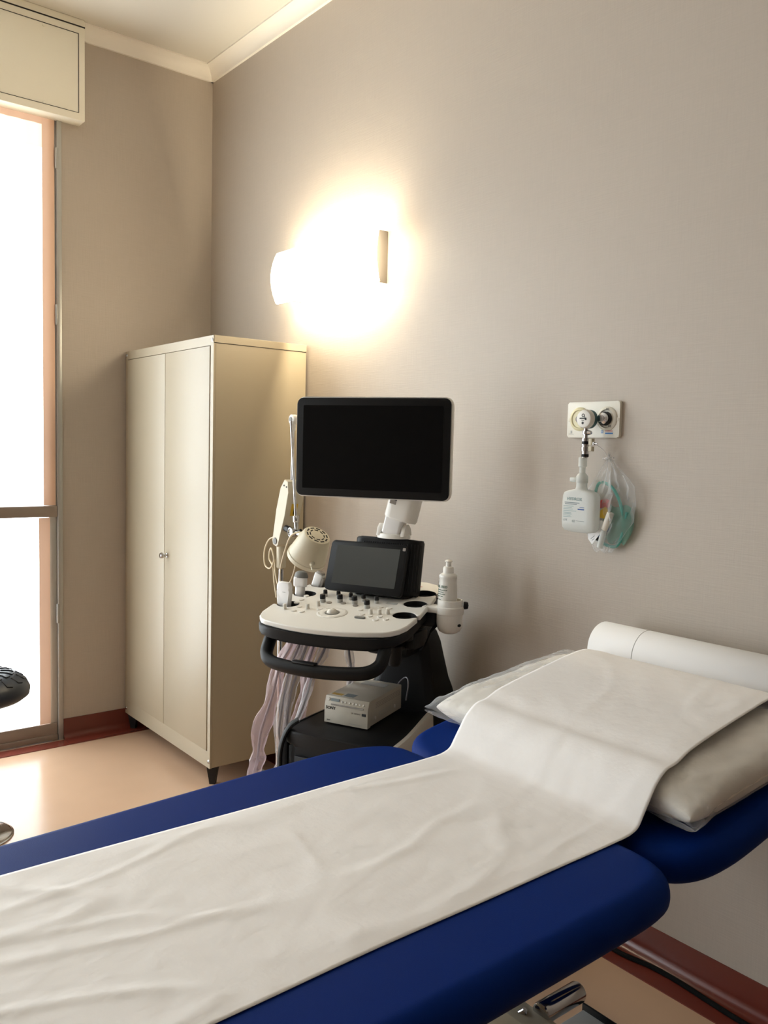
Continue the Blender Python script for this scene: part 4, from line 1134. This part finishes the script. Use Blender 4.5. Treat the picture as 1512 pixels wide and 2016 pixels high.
b = MB(); b.cone(K(1.300, -.350, 1.086), K(1.338, -.350, 1.080), .012, seg=14, bev=.003); b.cone(K(1.385, -.35, 1.080), K(1.402, -.35, 1.086), .006, seg=12); b.build('clamp_knob', 'blackplastic', t)
# head
hc = K(1.488, -.362, 1.034); ha = Vector((.52, .06, .80)).normalized(); ha = Vector((.564, .03, .80)).normalized()
b = MB(); b.lathe([(.064, -.052), (.0705, -.050), (.0705, -.036), (.068, -.034), (.064, -.010), (.056, .030), (.050, .052), (.046, .057), (.040, .0585), (.0, .0585)], hc, ha, 48, caps=False)
hd_ = b.build('lamp_head', 'cream', t, angle=35)
b = MB(); b.lathe([(.064, -.048), (.05, -.02), (.03, .0), (0, .01)], hc, ha, 40, caps=False); b.build('reflector', 'steel', hd_)
vx = ha.cross(Vector((0, 0, 1))).normalized(); vy = ha.cross(vx).normalized()
b = MB()
for rr, n, w_ in ((.036, 10, .0085), (.0255, 8, .0065)):
    for i in range(n):
        a = 2 * PI * (i + .5) / n
        p = hc + ha * .0590 + (vx * math.cos(a) + vy * math.sin(a)) * rr
        m_ = basis(p, vx * math.cos(a) + vy * math.sin(a), -vx * math.sin(a) + vy * math.cos(a), ha)
        b.box((0, 0, 0), (w_ * .62, rr * 2 * PI / n * .68, .0012), .0003, 1, mtx=m_)
b.build('vent', 'gap', hd_)
b = MB(); b.lathe([(.014, -.035), (.016, -.02), (.013, .0), (.010, .012)], hc + Vector((-.050, -.004, .038)), Vector((-.8, -.05, .35)), 18); b.build('neck', 'cream', hd_)
b = MB(); sp = hc + vx * -.0 + Vector((.060, -.040, -.020))
b.lathe([(.010, 0), (.010, .004), (.007, .006), (.005, .016), (.0035, .018)], hc - ha * .026 + Vector((.055, -.020, -.030)), (.75, -.62, -.2), 16); b.box(hc - ha * .026 + Vector((.070, -.032, -.040)), (.022, .005, .007), .002, rot=Euler((0, R(35), R(-20)))); b.build('switch', 'cream', hd_)
# flex
b = MB()
b.tube([K(1.225, -.348, 1.048), K(1.185, -.352, 1.03), K(1.155, -.352, .985), K(1.160, -.352, .935), K(1.195, -.350, .925), K(1.215, -.346, .96), K(1.190, -.345, 1.00), K(1.175, -.343, .96), K(1.205, -.343, .93), K(1.212, -.342, .88), K(1.235, -.345, .82)], .0028, 8, smooth=8)
b.tube([K(1.405, -.356, 1.082), K(1.372, -.372, 1.065), K(1.335, -.372, 1.01), K(1.300, -.37, .93), K(1.290, -.36, .84), K(1.283, -.35, .78)], .0028, 8, smooth=8)
b.tube([K(1.345, -.33, 1.0), K(1.335, -.33, .94), K(1.305, -.335, .88), K(1.26, -.345, .86), K(1.228, -.345, .90), K(1.214, -.342, .96)], .0026, 8, smooth=8)
b.build('power_cord', 'creamcable', t)

# ------------------------------------------------------------------ stool by the window
t = thing('swivel_stool', 'round black padded stool with chrome base standing by the window', 'stool', (.83, -1.30, 0))
b = MB()
zt = .560
prof = [(0, zt + .026), (.06, zt + .025), (.11, zt + .019), (.145, zt + .006), (.170, zt - .014), (.181, zt - .038), (.178, zt - .058), (.160, zt - .072), (.13, zt - .079), (0, zt - .080)]
b.lathe(prof[::-1], (0, 0, 0), (0, 0, 1), 64); st = b.build('seat', 'stoolseat', t, angle=60)
b = MB()
def seat_pt(r_, a):
    for (r0, z0), (r1, z1) in zip(prof, prof[1:]):
        if r0 <= r_ <= r1: return Vector((r_ * math.cos(a), r_ * math.sin(a), z0 + (z1 - z0) * (r_ - r0) / (r1 - r0) + .0012))
    return Vector((r_ * math.cos(a), r_ * math.sin(a), zt - .03))
for k in range(18):
    a = 2 * PI * k / 18
    b.tube([seat_pt(.085, a), seat_pt(.11, a + .03), seat_pt(.125, a + .02), seat_pt(.125, a + .20)], .0022, 6)
    b.tube([seat_pt(.135, a + .12), seat_pt(.160, a + .13), seat_pt(.165, a + .24)], .0024, 6)
b.build('tread_seam', 'blackplastic', st)
MB().cone((0, 0, .03), (0, 0, .49), .022, .022, 24).build('gas_lift', 'chrome', t)
b = MB(); b.lathe([(.118, .004), (.118, .010), (.112, .016), (.10, .022), (.08, .030), (.05, .042), (.03, .07), (.024, .10)], (0, 0, 0), (0, 0, 1), 64); b.lathe([(.123, 0), (.124, .004), (.118, .008)], (0, 0, 0), (0, 0, 1), 64)
b.build('pedestal', 'chrome', t)

# ------------------------------------------------------------------ cable along the skirting
pts = [(2.30, -.058, .009), (2.50, -.050, .009), (2.60, -.052, .0088), (2.68, -.038, .009), (2.76, -.036, .009), (2.86, -.045, .0088), (2.97, -.052, .009), (3.15, -.046, .009), (3.4, -.052, .009)]
o = MB().tube(pts, .0068, 10, smooth=8).build('floor_cable', 'blackcable'); tag(o, 'black cable lying along the red skirting under the couch head', 'cable')

# ------------------------------------------------------------------ daylight
w = bpy.data.worlds.new('sky'); SC.world = w; w.use_nodes = True
bg = w.node_tree.nodes['Background']; bg.inputs['Color'].default_value = (0.88, 0.925, 1.0, 1); bg.inputs['Strength'].default_value = 12.0
for (pa, pb) in ((WY0, WY1), (WYA, WYB)):
  la = bpy.data.lights.new('window_portal', 'AREA'); la.shape = 'RECTANGLE'; la.size = WZ; la.size_y = abs(pb - pa); la.cycles.is_portal = True
  lo = bpy.data.objects.new('window_portal', la); COL.objects.link(lo); lo.location = (-.125, (pa + pb) / 2, WZ / 2); lo.rotation_euler = (0, R(-90), 0)

# ------------------------------------------------------------------ camera
cam = bpy.data.cameras.new('camera'); co = bpy.data.objects.new('camera', cam); COL.objects.link(co); SC.camera = co
yaw, pitch, roll, fpx = 2.4683, -0.073793, 0.024557, 1662.87
fw = Vector((math.cos(yaw) * math.cos(pitch), math.sin(yaw) * math.cos(pitch), math.sin(pitch)))
r0 = Vector((math.sin(yaw), -math.cos(yaw), 0)); u0 = r0.cross(fw)
r1 = r0 * math.cos(roll) + u0 * math.sin(roll); u1 = -r0 * math.sin(roll) + u0 * math.cos(roll)
co.matrix_world = basis((3.9205, -1.9829, 1.38), r1, u1, -fw)
cam.sensor_fit = 'VERTICAL'; cam.sensor_height = 36.0; cam.lens = 36.0 * fpx / 2016; cam.clip_start = .02; cam.clip_end = 60

SC.view_settings.view_transform = 'Standard'; SC.view_settings.look = 'None'; SC.view_settings.exposure = -0.2; SC.view_settings.gamma = 1.0
SC.view_settings.use_curve_mapping = False
SC.cycles.max_bounces = 10; SC.cycles.diffuse_bounces = 6; SC.cycles.transparent_max_bounces = 24
SC.cycles.sample_clamp_indirect = 6.0
